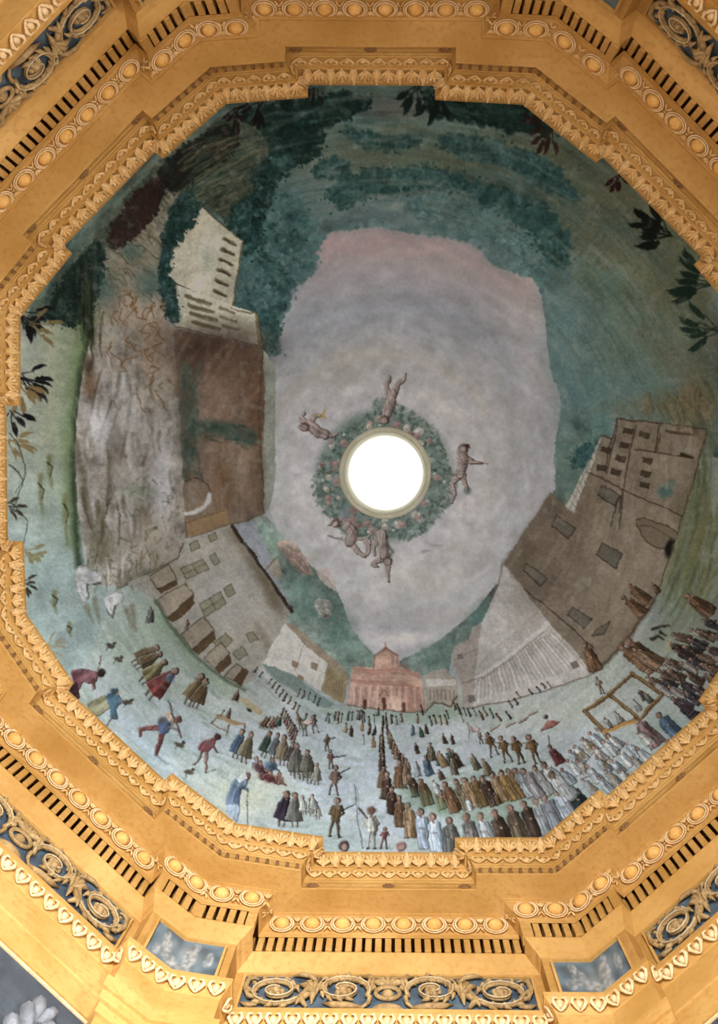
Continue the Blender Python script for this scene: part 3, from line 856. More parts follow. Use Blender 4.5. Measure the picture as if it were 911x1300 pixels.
W_RIGHT = [(690, 190), (800, 240), (900, 330), (915, 560), (780, 530), (705, 630), (700, 360)]
for q in inside_pts(W_RIGHT, 420, rs):
    out_ = np.clip((math.hypot(q[0]-MIDX, q[1]-MIDY) - 290) / 160, 0, 1)
    pal = [(96, 132, 128), (84, 118, 118), (116, 142, 134), (106, 134, 138)] if rs.random() > out_ else [(122, 124, 98), (98, 112, 86), (128, 118, 90), (88, 108, 92)]
    sz = rs.uniform(5, 20)
    blob(q[0], q[1], sz*rs.uniform(.5, 1), sz*rs.uniform(.8, 1.6), np.array(pal[rs.integers(0, 4)]) * rs.uniform(.86, 1.12), .42, rs.uniform(-.4, .4) + math.atan2(q[1]-MIDY, q[0]-MIDX), .8)
arcs(W_RIGHT, [(92, 126, 120), (124, 146, 138), (140, 132, 104), (62, 92, 90), (104, 100, 76)], 300, 26, 3.5, 65, 0.34, radial=True)
for q in inside_pts(W_RIGHT, 60, rs):
    stroke(smooth([q, q + rs.normal(0, 7, 2), q + rs.normal(0, 12, 2)], 3, False), 2.5, (44, 74, 74), .35, .8, 1.3)
# pale brown glade left of the middle and blue haze
for x, y, rx, ry, c, a in ((410, 200, 50, 26, (132, 132, 116), .55), (430, 235, 55, 30, (140, 148, 146), .5), (470, 210, 70, 16, (110, 122, 98), .5), (520, 130, 60, 12, (108, 104, 96), .5), (510, 142, 40, 8, (124, 112, 104), .6), (600, 190, 110, 16, (104, 106, 76), .5), (640, 205, 90, 14, (100, 100, 74), .45),
        (470, 262, 90, 26, (118, 138, 142), .6), (560, 275, 90, 20, (116, 138, 140), .6), (370, 260, 44, 34, (96, 126, 128), .6), (640, 300, 60, 30, (100, 128, 124), .5), (720, 420, 22, 60, (112, 142, 148), .7),
        (760, 440, 40, 60, (112, 142, 134), .5), (820, 430, 40, 60, (122, 136, 116), .5), (880, 480, 30, 60, (128, 118, 92), .5), (790, 500, 50, 30, (104, 140, 144), .5), (850, 350, 40, 60, (112, 112, 84), .5), (720, 600, 20, 40, (116, 138, 124), .6), (760, 250, 60, 40, (92, 98, 78), .5), (840, 515, 50, 14, (118, 104, 72), .6)):
    blob(x, y, rx, ry, c, a, 0, 0.85)
def mass(name, label, P, cols, n, r, seed, alpha=.7):
    pid = new_id(name, label)
    foliage(smooth(P, 4), cols, n, r, seed, pid, True, alpha)
    return pid
DK = [(30, 52, 50), (38, 64, 60), (48, 76, 72), (28, 44, 40)]
MD = [(52, 86, 84), (66, 102, 100), (80, 114, 112), (46, 74, 72)]
LT = [(84, 118, 118), (98, 130, 130), (112, 140, 142), (74, 106, 106)]
# sweeping boughs along the top
for k, (P, cols, r) in enumerate((
    ([(300, 160), (330, 140), (390, 130), (440, 122), (470, 130), (430, 150), (380, 160), (330, 175)], DK, 7),
    ([(540, 125), (600, 120), (660, 135), (700, 160), (660, 165), (600, 150), (560, 145)], DK, 7),
    ([(350, 165), (385, 152), (408, 162), (405, 185), (385, 203), (355, 200), (330, 185)], DK, 7),
    ([(440, 165), (490, 178), (520, 178), (530, 184), (500, 188), (460, 182)], MD, 6),
    ([(420, 238), (460, 222), (520, 216), (560, 220), (600, 236), (570, 240), (520, 236), (475, 246), (440, 260), (424, 255)], MD, 7),
    ([(560, 176), (620, 180), (690, 205), (730, 250), (700, 240), (640, 210), (590, 196)], MD, 7),
    ([(520, 252), (600, 256), (660, 276), (700, 310), (690, 345), (668, 346), (640, 330), (600, 300), (560, 290)], LT, 8),
    ([(600, 238), (660, 250), (700, 275), (720, 320), (700, 330), (670, 290), (630, 265)], MD, 8),
    ([(400, 215), (425, 205), (440, 212), (430, 222), (405, 224)], MD, 6))):
    mass('painted_bough', None, P, cols, int(70), r, 100 + k, .55)
arcs(W_TOP, [(120, 142, 140), (90, 118, 110), (132, 132, 110), (60, 88, 84)], 260, 70, 4, 63, 0.30)

# ---- sky with drifting cloud rings
sid = new_id('painted_sky', 'pinkish grey painted sky with clouds round the oculus')
w, m = mask_poly(smooth(SKY, 4), 1.0)
x, y = XX[w], YY[w]
base = np.array([176, 172, 174], np.float32) * np.ones(x.shape + (3,), np.float32)
def mixin(c, a):
    global base
    a = np.clip(a, 0, 1)[..., None]; base = base*(1-a) + np.array(c, np.float32)*a
mixin((178, 148, 150), np.clip((390 - y)/90, 0, 1) * (0.55 + 0.9*(N_ARC[w]-0.4)))
mixin((148, 152, 164), np.clip(1 - np.abs(RAD[w]-205)/70, 0, 1) * np.clip((520-y)/120, 0, 1) * 0.75)
mixin((190, 160, 158), np.clip((x-600)/90, 0, 1) * np.clip((430-y)/70, 0, 1) * 0.7)
mixin((196, 188, 186), np.clip(1 - np.abs(RAD[w]-115)/70, 0, 1) * 0.75)
mixin((150, 146, 136), np.clip((N_ARC2[w]-0.50)*5, 0, 1) * np.clip(1 - np.abs(RAD[w]-140)/45, 0, 1) * 0.5)
mixin((204, 198, 192), np.clip(1 - np.abs(y-745)/40, 0, 1) * 0.5)
mixin((160, 152, 146), np.clip(1 - np.abs(y-782)/16, 0, 1) * 0.6 * np.clip((N_ARC[w]-0.2)*2, 0, 1))
mixin((212, 202, 196), np.clip(1 - np.abs(y-812)/14, 0, 1) * 0.7)
mixin((150, 154, 160), np.clip((x-640)/60, 0, 1) * np.clip((y-430)/60, 0, 1) * 0.25)
base *= (1 + 0.20*(N_ARC[w]-0.5) + 0.14*(N_ARC2[w]-0.5) + 0.04*(N_FINE[w]-0.5))[..., None]
lay(w, m, base, 1, sid)
for rr, a0, a1, c, al, wd in ((155, 190, 262, (176, 166, 142), .45, 10), (150, 262, 330, (182, 172, 150), .4, 9), (128, 200, 280, (150, 148, 148), .30, 14), (175, 290, 350, (146, 148, 150), .35, 22), (110, 300, 360, (204, 196, 192), .45, 22), (135, 10, 80, (200, 188, 172), .35, 18), (100, 100, 170, (206, 198, 190), .4, 22), (160, 30, 70, (176, 162, 140), .25, 14), (215, 240, 300, (152, 152, 162), .35, 26), (250, 235, 300, (168, 160, 168), .4, 24), (285, 240, 300, (176, 142, 144), .35, 16)):
    pts = [(MIDX + rr*math.cos(math.radians(a)), MIDY + rr*math.sin(math.radians(a))) for a in np.linspace(a0, a1, 14)]
    stroke(pts, wd*0.6, c, al, wd, soft=wd*0.9)
arcs(SKY, [(196, 188, 184), (158, 156, 162), (186, 172, 170), (170, 166, 160)], 240, 60, 7, 64, 0.16)

rs = np.random.default_rng(66)
edge = smooth(SKY[:17], 10, False)
for q in edge[::3]:
    d = q - (MIDX, MIDY); d = d / np.hypot(*d); k = rs.uniform(2.5, 7)
    c = np.array([(96, 128, 128), (110, 140, 142), (84, 116, 116)][rs.integers(0, 3)]) * rs.uniform(.92, 1.1)
    if q[0] > 686: k *= .45
    blob(q[0]+d[0]*k*.5, q[1]+d[1]*k*.5, k, k*.8, c, .85, rs.uniform(0, 3), .3)
stroke(edge + np.array([0, -8]), 16, (104, 134, 136), .35, 16, 8)
for q in inside_pts(SKY, 110, rs):
    if math.hypot(q[0]-MIDX, q[1]-MIDY) > 70: blob(q[0], q[1], rs.uniform(14, 40), rs.uniform(3, 8), [(198, 192, 192), (150, 150, 158), (190, 176, 172), (160, 154, 146)][rs.integers(0, 4)], .16, math.atan2(q[1]-MIDY, q[0]-MIDX) + 1.57, .95)

# ---- hills beside the church
hid = new_id('painted_hill', 'green painted hillside left of the brick church')
poly(smooth([(300, 668), (330, 655), (342, 660), (354, 676), (372, 698), (400, 722), (418, 736), (431, 757), (440, 782), (452, 806), (472, 828), (480, 842), (470, 862), (440, 870), (410, 850), (380, 812), (362, 786), (335, 730)], 4), (120, 136, 126), tex=.4, pid=hid)
for x, y, rx, ry, c in ((400, 770, 26, 18, (92, 126, 116)), (430, 800, 18, 20, (84, 118, 108)), (380, 745, 16, 14, (112, 146, 136)), (452, 830, 16, 16, (116, 144, 130)), (350, 690, 12, 14, (128, 148, 128))): blob(x, y, rx, ry, c, .6, 0, .7)
hid = new_id('painted_hill', 'green painted hillside right of the brick church')
poly(smooth([(508, 838), (530, 828), (555, 814), (582, 793), (606, 771), (632, 740), (626, 770), (600, 810), (575, 835), (566, 856), (540, 862), (514, 856)], 4), (124, 139, 131), tex=.4, pid=hid)
blob(560, 830, 26, 16, (94, 126, 116), .6, -.6, .7); blob(608, 784, 12, 20, (90, 124, 118), .7, .6, .6)
# ---- cliff and bank on the left
BANK = [(24, 395), (70, 380), (100, 360), (140, 380), (120, 470), (100, 560), (100, 650), (108, 720), (140, 760), (90, 860), (30, 780), (-40, 720), (-40, 420)]
w, m = mask_poly(smooth(BANK, 4))
t = np.clip((XX[w]-30)/75, 0, 1)[..., None]
c = np.array([156, 160, 142], np.float32)*(1-t) + np.array([134, 142, 108], np.float32)*t
low = np.clip((YY[w]-560)/160, 0, 1)[..., None]; c = c*(1-low) + np.array([148, 164, 158], np.float32)*low
lay(w, m, c*(1+0.2*(N_MED[w]-.5)+.12*(N_RAY[w]-.5))[..., None])
stroke([(108, 360), (104, 430), (92, 500), (86, 570), (88, 640), (92, 690)], 16, (108, 126, 84), .75, 14, 7)
stroke([(118, 370), (112, 430), (101, 480), (96, 540), (94, 600), (96, 660), (100, 720)], 8, (56, 70, 46), .85, 9, 3.5)
stroke([(64, 400), (66, 480), (60, 560)], 14, (166, 158, 122), .4, 12, 8)
cl = new_id('painted_cliff', 'pale weathered rock face beside the brown palace')
CLIFF = [(128, 398), (150, 360), (185, 345), (214, 372), (221, 420), (226, 500), (233, 600), (237, 690), (228, 708), (190, 728), (150, 744), (118, 738), (108, 700), (100, 650), (96, 590), (98, 530), (108, 460)]
poly(smooth(CLIFF, 4), (146, 136, 126), tex=.34, pid=cl)
rs = np.random.default_rng(9)
for q in inside_pts(CLIFF, 420, rs):
    up = rs.uniform(10, 34)
    f = (q[1]-380)/340
    pal = [(186, 180, 178), (170, 160, 150), (136, 122, 106), (158, 146, 130)] if f > .3 and q[0] < 175 or f > .42 and f < .75 else [(158, 144, 126), (146, 132, 114), (168, 154, 138), (138, 122, 104)] if f >= .42 else [(150, 128, 104), (168, 148, 122), (140, 118, 96), (176, 164, 146)]
    stroke([(q[0]+rs.normal(0, 2), q[1]-up/2), (q[0]+rs.normal(0, 3), q[1]), (q[0]+rs.normal(0, 3), q[1]+up/2)], rs.uniform(2, 8), np.array(pal[rs.integers(0, 4)]) * rs.uniform(.86, 1.12), .38, 1.5, 2)
for pts in ([(112, 545), (120, 500), (128, 470)], [(125, 560), (135, 530), (142, 510), (150, 520)], [(170, 500), (150, 520), (143, 545)], [(160, 580), (158, 560), (165, 545)], [(136, 640), (138, 600), (136, 560)], [(104, 620), (112, 660), (124, 690), (120, 720)], [(128, 690), (134, 650), (146, 620)], [(150, 690), (152, 660), (148, 640)], [(180, 590), (190, 560), (186, 545)], [(112, 470), (118, 455), (116, 445)]):
    stroke(smooth(pts, 4, False), 4.5, (78, 64, 50), .7, 1.2, 1.3)
for x, y, rx, ry, c, a in ((125, 540, 14, 30, (204, 200, 202), .7), (160, 530, 16, 32, (190, 184, 180), .65), (206, 610, 12, 64, (198, 194, 196), .65), (150, 600, 24, 28, (176, 164, 152), .6), (150, 560, 10, 30, (120, 108, 94), .55), (188, 560, 10, 26, (184, 176, 172), .6), (190, 690, 40, 24, (160, 144, 126), .6), (114, 490, 7, 16, (112, 78, 48), .7), (112, 465, 6, 12, (76, 60, 44), .7), (175, 625, 20, 12, (120, 130, 104), .5), (130, 690, 16, 24, (106, 98, 74), .55), (196, 440, 16, 40, (160, 134, 108), .6), (170, 400, 16, 26, (168, 146, 122), .6), (140, 430, 12, 26, (172, 164, 148), .6)):
    blob(x, y, rx, ry, c, a, 0, .5)
for q in inside_pts([(112, 450), (160, 440), (228, 520), (232, 640), (180, 660), (112, 690), (100, 600)], 60, rs):
    stroke(smooth([q, q + (rs.normal(0, 2), rs.uniform(10, 20)), q + (rs.normal(0, 4), rs.uniform(24, 44))], 3, False), rs.uniform(3, 7), [(204, 200, 200), (112, 98, 80), (190, 182, 176), (96, 82, 64)][rs.integers(0, 4)], .42, 1, 2)
for k in range(46):                                  # ochre scribbled growth
    x, y = rs.uniform(138, 214), rs.uniform(352, 500)
    if not pip(np.array([x]), np.array([y]), np.array(CLIFF))[0] or (x < 165 and y > 445): continue
    pts = [(x, y)]
    for j in range(4): pts.append((pts[-1][0] + rs.normal(0, 5), pts[-1][1] + rs.uniform(1, 9)))
    stroke(smooth(pts, 4, False), 1.6, (124, 82, 42), .75, 1.2, .8)
stroke([(233, 690), (226, 708), (190, 728), (150, 746)], 2.2, (72, 58, 44), .8, 1.5, .9)
for k in range(40):                                  # reeds at the foot
    x = rs.uniform(106, 200); y = 742 - (x-106)*.12 + rs.uniform(-6, 20)
    stroke([(x, y-rs.uniform(14, 34)), (x+rs.normal(0, 3), y)], 2.2, [(196, 190, 170), (96, 90, 62), (120, 116, 84)][rs.integers(0, 3)], .6, 1, 1)
for q in inside_pts([(104, 640), (160, 600), (235, 620), (236, 690), (200, 722), (150, 742), (112, 730)], 120, rs):
    stroke([q, q + rs.normal(0, 5, 2)], rs.uniform(1.2, 3.5), [(96, 86, 68), (176, 166, 152), (120, 112, 90), (84, 84, 62)][rs.integers(0, 4)], .5, 1, 1)
for pts in ([(106, 600), (112, 640), (120, 680), (116, 716)], [(124, 640), (132, 676), (128, 712)], [(98, 560), (104, 600), (108, 640)]): stroke(smooth(pts, 4, False), 9, (92, 88, 62), .55, 4, 3)
# boulders wrapped in white
for P in ([(97, 722), (112, 720), (128, 730), (126, 740), (110, 742), (112, 760), (104, 765), (97, 745)], [(133, 757), (150, 750), (158, 760), (146, 770), (143, 785), (135, 775)]):
    i = new_id('painted_boulder', None); poly(smooth(P, 4), (186, 184, 182), tex=.3, pid=i); stroke(P[3:6], 3, (76, 70, 60), .8, 1.5, .8); stroke(smooth(P, 4)[::3], 1, (110, 106, 98), .7, .8, .7)
    for _ in range(8): q = inside_pts(P, 1, rs)[0]; stroke([q, q + rs.normal(0, 4, 2)], 2, [(128, 124, 118), (206, 204, 202)][_ % 2], .7, 1, .9)
for pts in ([(120, 760), (126, 790)], [(110, 770), (118, 790)], [(168, 770), (172, 800)], [(160, 775), (168, 795)]): stroke(pts, 7, (104, 92, 66), .55, 3, 2.5)
for x, y, l in ((52, 630, 50), (64, 600, 40), (84, 660, 60), (70, 765, 26), (88, 800, 16)):   # small shrines and stumps on the bank
    i = new_id('painted_shrub', None)
    stroke([(x, y-l/2), (x-2, y), (x+2, y+l/2)], 7, (112, 108, 66), .75, 2, 2.2, i); stroke([(x-3, y-l/3), (x+3, y-l/6), (x, y+4)], 2, (46, 40, 26), .8, 1.4, .9)

# ---- upper-left thicket
foliage(smooth([(100, 330), (130, 290), (190, 215), (230, 190), (290, 150), (330, 165), (340, 200), (320, 250), (310, 300), (270, 265), (240, 245), (222, 300), (215, 370), (170, 345), (130, 390), (100, 400), (60, 410), (30, 405)], 4), [(56, 78, 70), (84, 94, 78), (104, 104, 84), (60, 66, 54)], 260, 8, 201, 0, False, .5)
poly(smooth([(112, 372), (140, 312), (176, 288), (206, 258), (226, 250), (214, 300), (208, 340), (216, 382), (170, 360), (134, 400)], 4), (150, 140, 122), .85, soft=4)
tr = [(118, 350), (170, 280), (210, 235), (232, 238), (214, 300), (208, 352), (170, 345), (140, 372)]
arcs(tr, [(160, 144, 118), (122, 104, 78), (96, 104, 86), (146, 138, 116), (72, 62, 48)], 300, 30, 2.2, 202, .5, True)
foliage(smooth([(140, 300), (170, 250), (205, 228), (200, 262), (180, 290), (150, 312)], 4), [(54, 42, 40), (66, 46, 44), (44, 50, 46), (74, 50, 48)], 90, 4, 203, new_id('painted_shrub', 'dark red brown bush near the gilded lip'), True, .7)
foliage(smooth([(205, 215), (250, 180), (290, 160), (300, 185), (262, 215), (225, 240)], 4), [(34, 46, 42), (50, 44, 40), (42, 62, 58)], 120, 5, 204, new_id('painted_bough', None), True, .7)
foliage(smooth([(60, 400), (90, 345), (125, 310), (128, 350), (112, 390), (96, 410)], 4), [(34, 52, 44), (46, 64, 56), (30, 40, 34)], 110, 5, 205, new_id('painted_shrub', None), True, .7)
for x, y, rx, ry in ((128, 365, 16, 18), (190, 360, 18, 18), (168, 320, 12, 10), (215, 340, 10, 24)): blob(x, y, rx, ry, (66, 100, 94), .65, 0, .6)
for k in range(70):
    a = rs.uniform(0, 1); x = 112 + 8*rs.normal(); y = rs.uniform(340, 440)
    stroke([(x, y-14), (x+rs.normal(0, 2), y+14)], 2.5, [(40, 36, 26), (60, 76, 52), (96, 100, 66)][rs.integers(0, 3)], .5, 1, 1.2)
arcs([(225, 180), (340, 165), (330, 240), (290, 275), (250, 240)], [(116, 106, 78), (60, 84, 74), (136, 124, 96), (40, 56, 50)], 170, 40, 2.2, 206, .5)

# ---- trees that frame the pale house
mass('painted_tree', 'blue green painted tree between pale house and sky', [(306, 300), (322, 262), (352, 244), (380, 262), (398, 296), (408, 304), (392, 318), (397, 334), (380, 352), (362, 368), (366, 386), (352, 404), (345, 420), (352, 440), (340, 442), (328, 400), (296, 388)], LT[:2] + MD, 300, 8, 210, .5)
mass('painted_tree', 'dark painted tree beside the roof of the pale house', [(300, 300), (296, 270), (320, 250), (345, 235), (336, 270), (326, 300), (316, 322)], DK[1:] + MD, 110, 6, 211, .6)
mass('painted_tree', None, [(328, 400), (345, 395), (353, 420), (346, 444), (336, 440)], MD, 40, 4, 213, .6)
mass('painted_bough', None, [(330, 210), (350, 196), (372, 204), (360, 222), (336, 236), (322, 228)], DK[1:] + MD, 60, 6, 214, .6)

# ---- pale house
ph = new_id('painted_house', 'pale house with rows of slit windows among trees')
H1 = [(241, 249), (308, 306), (295, 391), (211, 355), (216, 306)]
poly(H1, (190, 184, 160), tex=.16, pid=ph)
for x, y, rx, ry, c in ((262, 320, 20, 28, (206, 204, 194)), (240, 290, 14, 20, (184, 172, 140)), (250, 345, 26, 14, (200, 192, 168)), (262, 330, 6, 12, (150, 158, 140))): blob(x, y, rx, ry, c, .5, 0, .8)
wi = new_id('painted_window', None, ph)
for k in range(6):
    x, y = (291, 307), (279, 373); f = k/5
    cx_, cy_ = x[0]*(1-f)+y[0]*f, x[1]*(1-f)+y[1]*f
    stroke([(cx_-7, cy_-4), (cx_+8, cy_+3)], 4.8, (104, 88, 62), .9, 3.2, 1.1, wi); stroke([(cx_-6, cy_-2.6), (cx_+7, cy_+3.6)], 1.6, (62, 48, 34), .8, 1.2, .8)
stroke([(308, 306), (295, 391)], 3, (110, 104, 72), .9); stroke([(241, 249), (308, 306)], 2, (84, 80, 58), .8); stroke([(211, 356), (295, 391)], 2.2, (66, 56, 42), .9)
H2 = [(213, 358), (326, 398), (334, 441), (222, 414)]
poly(H2, (198, 192, 170), tex=.12, pid=ph)
for k in range(4):
    stroke(np.array(qwin(H2, .20+.01*k, .46+.02*k, .20+.20*k, .20+.20*k)[:2]) + (0, 1.6), 1.4, (84, 70, 48), .7, 1.2, .8)
    stroke(qwin(H2, .19+.01*k, .47+.02*k, .18+.20*k, .18+.20*k)[:2], 4.4, (104, 90, 62), .85, 3.2, .9, wi)
    if k < 3: stroke(qwin(H2, .57, .74, .22+.22*k, .22+.22*k)[:2], 4.2, (124, 110, 78), .8, 3, .9, wi)
poly([(322, 396), (327, 398), (334, 441), (328, 440)], (132, 124, 86), .9); stroke([(294, 391), (318, 398), (325, 395), (334, 441), (222, 414)], 1.8, (96, 86, 60), .8)

mass('painted_tree', 'dark painted tree left of the pale house', [(212, 296), (222, 262), (238, 244), (248, 258), (243, 282), (228, 300), (218, 312), (213, 350), (222, 380), (225, 404), (214, 398), (205, 350)], DK[1:] + MD, 120, 5, 212, .6)
# ---- brown palace
bp_ = new_id('painted_palace', 'tall reddish brown palace wall with green stains below the pale house')
BP = [(220, 416), (334, 443), (336, 500), (333, 580), (335, 652), (290, 668), (235, 684), (232, 600), (226, 500)]
poly(BP, (124, 104, 88), tex=.2, pid=bp_)
for x, y, rx, ry, c, a in ((270, 440, 62, 24, (76, 60, 50), .85), (245, 470, 22, 30, (92, 70, 56), .6), (300, 480, 30, 40, (122, 92, 74), .5), (270, 520, 18, 30, (160, 126, 110), .6), (276, 560, 12, 60, (140, 104, 84), .5), (305, 600, 26, 50, (142, 124, 106), .6), (262, 640, 26, 24, (150, 130, 108), .6), (322, 540, 8, 70, (120, 84, 60), .6), (285, 610, 10, 40, (112, 76, 48), .6), (300, 575, 24, 14, (152, 134, 114), .5)): blob(x, y, rx, ry, c, a, 0, .8)
arcs(BP, [(100, 74, 58), (156, 128, 104), (132, 96, 72)], 120, 40, 5, 220, .25)
i = new_id('painted_stain', 'dark green stain across the brown palace wall', bp_)
poly(smooth([(229, 470), (240, 462), (249, 490), (250, 540), (246, 590), (236, 606), (230, 560)], 4), (70, 88, 78), .7, soft=4, pid=i)
poly(smooth([(240, 538), (270, 532), (305, 540), (326, 550), (322, 566), (300, 560), (270, 550), (246, 552)], 4), (62, 84, 74), .75, soft=3, pid=i)
for q in inside_pts([(228, 460), (256, 460), (256, 610), (232, 610)], 60, rs): stroke([q, q + (rs.normal(0, 2), rs.uniform(5, 16))], rs.uniform(2, 6), [(58, 82, 72), (96, 92, 76), (80, 100, 88), (112, 88, 70)][rs.integers(0, 4)], .5, 1.5, 1.6)
for q in inside_pts([(240, 536), (330, 540), (328, 572), (250, 556)], 50, rs): stroke([q, q + (rs.uniform(5, 16), rs.uniform(0, 4))], rs.uniform(2, 4), [(54, 78, 68), (100, 84, 66), (74, 100, 88)][rs.integers(0, 3)], .55, 1, 1.3)
i = new_id('painted_arch', 'pale rimmed arch low on the brown palace wall', bp_)
stroke(smooth([(234, 610), (250, 608), (264, 618), (268, 632), (258, 646), (236, 652)], 4, False), 1.6, (88, 68, 46), .9)
stroke(smooth([(266, 628), (262, 640), (250, 648), (235, 652)], 4, False), 6, (196, 190, 186), .9, 5, 1, i)
poly([(236, 662), (285, 646), (292, 664), (238, 682)], (160, 126, 84), .7); stroke([(236, 664), (284, 648)], 1.4, (110, 82, 54), .8); stroke([(290, 668), (335, 652)], 1.6, (96, 74, 54), .8); stroke([(284, 560), (288, 610), (290, 668)], 1.5, (124, 96, 70), .5)
i = new_id('painted_side_wall', 'narrow grey green side wall of the palace')
poly([(334, 443), (345, 460), (351, 476), (350, 540), (350, 610), (343, 640), (336, 652), (333, 580), (336, 500)], (146, 148, 134), tex=.10, pid=i)
stroke([(334, 443), (328, 520), (332, 600), (335, 650)], 2, (86, 64, 46), .6)
poly([(330, 455), (336, 455), (333, 560), (336, 650), (328, 650), (326, 560)], (104, 78, 58), .5, soft=2)

# ---- grey house row below the cliff
gh = new_id('painted_house', 'grey plastered house with lean to stalls at its base')
GH = [(161, 739), (196, 727), (238, 702), (240, 684), (292, 666), (318, 700), (344, 736), (370, 775), (352, 806), (331, 841), (322, 862), (305, 872), (286, 860), (262, 842), (236, 820), (214, 790), (196, 762)]
poly(GH, (160, 152, 140), tex=.10, pid=gh)
for x, y, rx, ry, c, a in ((285, 760, 36, 30, (176, 170, 164), .7), (320, 790, 24, 22, (168, 160, 148), .6), (306, 690, 10, 26, (104, 88, 66), .6), (335, 735, 9, 24, (92, 76, 56), .7), (350, 765, 9, 16, (96, 80, 58), .6), (338, 815, 6, 26, (128, 112, 90), .6), (215, 735, 20, 20, (136, 126, 102), .6)): blob(x, y, rx, ry, c, a, -.6, .7)
stroke([(294, 668), (318, 700), (344, 736), (370, 776)], 4, (52, 42, 34), .9, 5, 1.2)
poly([(294, 668), (300, 668), (330, 716), (372, 772), (370, 776)], (74, 60, 48), .6)
for tl, du, dv in (((229, 722), (28, -12), (8, 13)), ((266, 706), (8, -4), (5, 12)), ((253, 768), (26, -17), (8, 15)), ((284, 747), (9, -6), (5, 11)), ((272, 816), (14, -12), (9, 9)), ((312, 806), (10, -4), (6, 10)), ((240, 690), (10, -5), (3, 9)), ((296, 828), (12, -8), (6, 10)), ((264, 680), (9, -4), (3, 8))):
    i = new_id('painted_window', None, gh)
    a = np.array(tl, float); u_, v_ = np.array(du, float), np.array(dv, float)
    Q = [a, a+u_, a+u_+v_, a+v_]
    poly(Q, (138, 134, 112), pid=i); stroke(Q + [Q[0]], 1.2, (96, 82, 58), .8)
    if du[0] > 20: stroke([a+u_*.5, a+u_*.5+v_], 1.1, (96, 82, 58), .8); stroke([a+v_*.5, a+v_*.5+u_], 1.1, (96, 82, 58), .8)
for T, Fq in ((((196, 763), (235, 740), (246, 754), (212, 785)), ((212, 785), (246, 754), (247, 766), (232, 783), (220, 790))), (((229, 806), (258, 782), (272, 800), (242, 825)), ((242, 825), (272, 800), (274, 812), (252, 832))), (((258, 836), (280, 815), (292, 830), (272, 848)), ((272, 848), (292, 830), (294, 842), (278, 856))), (((284, 858), (300, 842), (308, 848), (296, 864)), ((296, 864), (308, 848), (316, 852), (306, 872))), (((190, 732), (214, 716), (224, 736), (200, 748)), ((200, 748), (224, 736), (226, 742), (204, 754)))):
    i = new_id('painted_stall', None, gh)
    poly(T, (152, 136, 118), tex=.08, pid=i); poly(Fq, (98, 76, 54), tex=.1, pid=i); stroke(list(T) + [T[0]], 1.3, (72, 58, 42), .75)
stroke([(198, 762), (214, 790), (236, 822), (262, 846), (290, 866), (310, 876)], 5, (70, 84, 62), .75, 4, 2)
stroke([(190, 770), (212, 802), (236, 832), (262, 856), (300, 884)], 14, (128, 144, 116), .55, 10, 5)
i = new_id('painted_side_wall', 'lavender grey gable side of the grey house')
poly([(298, 668), (320, 660), (335, 690), (352, 730), (370, 772), (344, 734)], (144, 144, 152), .95, tex=.06, pid=i)
poly([(340, 720), (352, 708), (358, 730), (350, 738)], (156, 140, 120), .9); stroke([(338, 722), (352, 706)], 2, (112, 88, 64), .8)
# distant pink hamlet on the hill
i = new_id('painted_hamlet', 'pink painted houses on the green hill')
poly(smooth([(352, 690), (366, 686), (382, 698), (392, 716), (398, 730), (384, 728), (370, 716), (360, 704)], 4), (180, 142, 126), .75, tex=.35, pid=i)
for q in inside_pts([(354, 692), (370, 690), (388, 712), (394, 728), (374, 716)], 26, rs): stroke([q, q + (rs.uniform(2, 7), rs.uniform(3, 7))], 2.4, [(196, 160, 146), (150, 112, 98), (120, 138, 124), (172, 130, 112)][rs.integers(0, 4)], .7, 1.4, .8)
for a, b in (((372, 690), (366, 712)), ((384, 702), (378, 724)), ((392, 722), (384, 730))): stroke([a, b], 1.2, (150, 104, 90), .6)
poly(smooth([(402, 724), (414, 720), (424, 736), (426, 750), (412, 742)], 4), (196, 172, 160), .7, tex=.08); 
i = new_id('painted_hamlet', 'white painted hermitage on the green hill')
poly(smooth([(398, 766), (408, 760), (420, 764), (422, 778), (414, 786), (404, 778)], 4), (184, 174, 164), .8, tex=.4, pid=i)
for q in inside_pts([(398, 764), (420, 764), (420, 782), (404, 780)], 14, rs): stroke([q, q + rs.normal(0, 4, 2)], 2, [(206, 200, 192), (128, 116, 104), (112, 130, 118)][rs.integers(0, 3)], .7, 1, .8)
if True: pass; blob(414, 782, 5, 3, (88, 76, 66), .7)

# ---- white house left of the church
wh = new_id('painted_house', 'white house with brown eaves beside the brick church')
poly([(362, 791), (386, 818), (416, 842), (408, 877), (372, 856), (334, 842), (345, 818)], (194, 188, 178), tex=.08, pid=wh)
poly([(362, 791), (372, 792), (398, 816), (436, 848), (440, 858), (416, 842), (386, 818)], (150, 128, 108), .95, tex=.14, pid=wh); stroke([(386, 818), (374, 852)], 1, (120, 108, 92), .7)
poly([(416, 842), (441, 858), (436, 894), (424, 888), (408, 877)], (150, 130, 98), tex=.14, pid=wh)
for q in ((375, 843), (400, 845), (382, 862)): poly([(q[0]-4, q[1]-5), (q[0]+4, q[1]-2), (q[0]+2, q[1]+7), (q[0]-6, q[1]+3)], (142, 120, 98), .95)
for k in range(7): stroke([(418+3*k, 848+2*k), (414+3*k, 872+2*k)], .9, (104, 84, 58), .5)
poly([(334, 842), (372, 857), (410, 884), (424, 894), (412, 898), (376, 880), (340, 858)], (116, 132, 126), .85, tex=.1)
stroke([(334, 850), (356, 880), (372, 900)], 7, (190, 186, 178), .7, 8, 2)

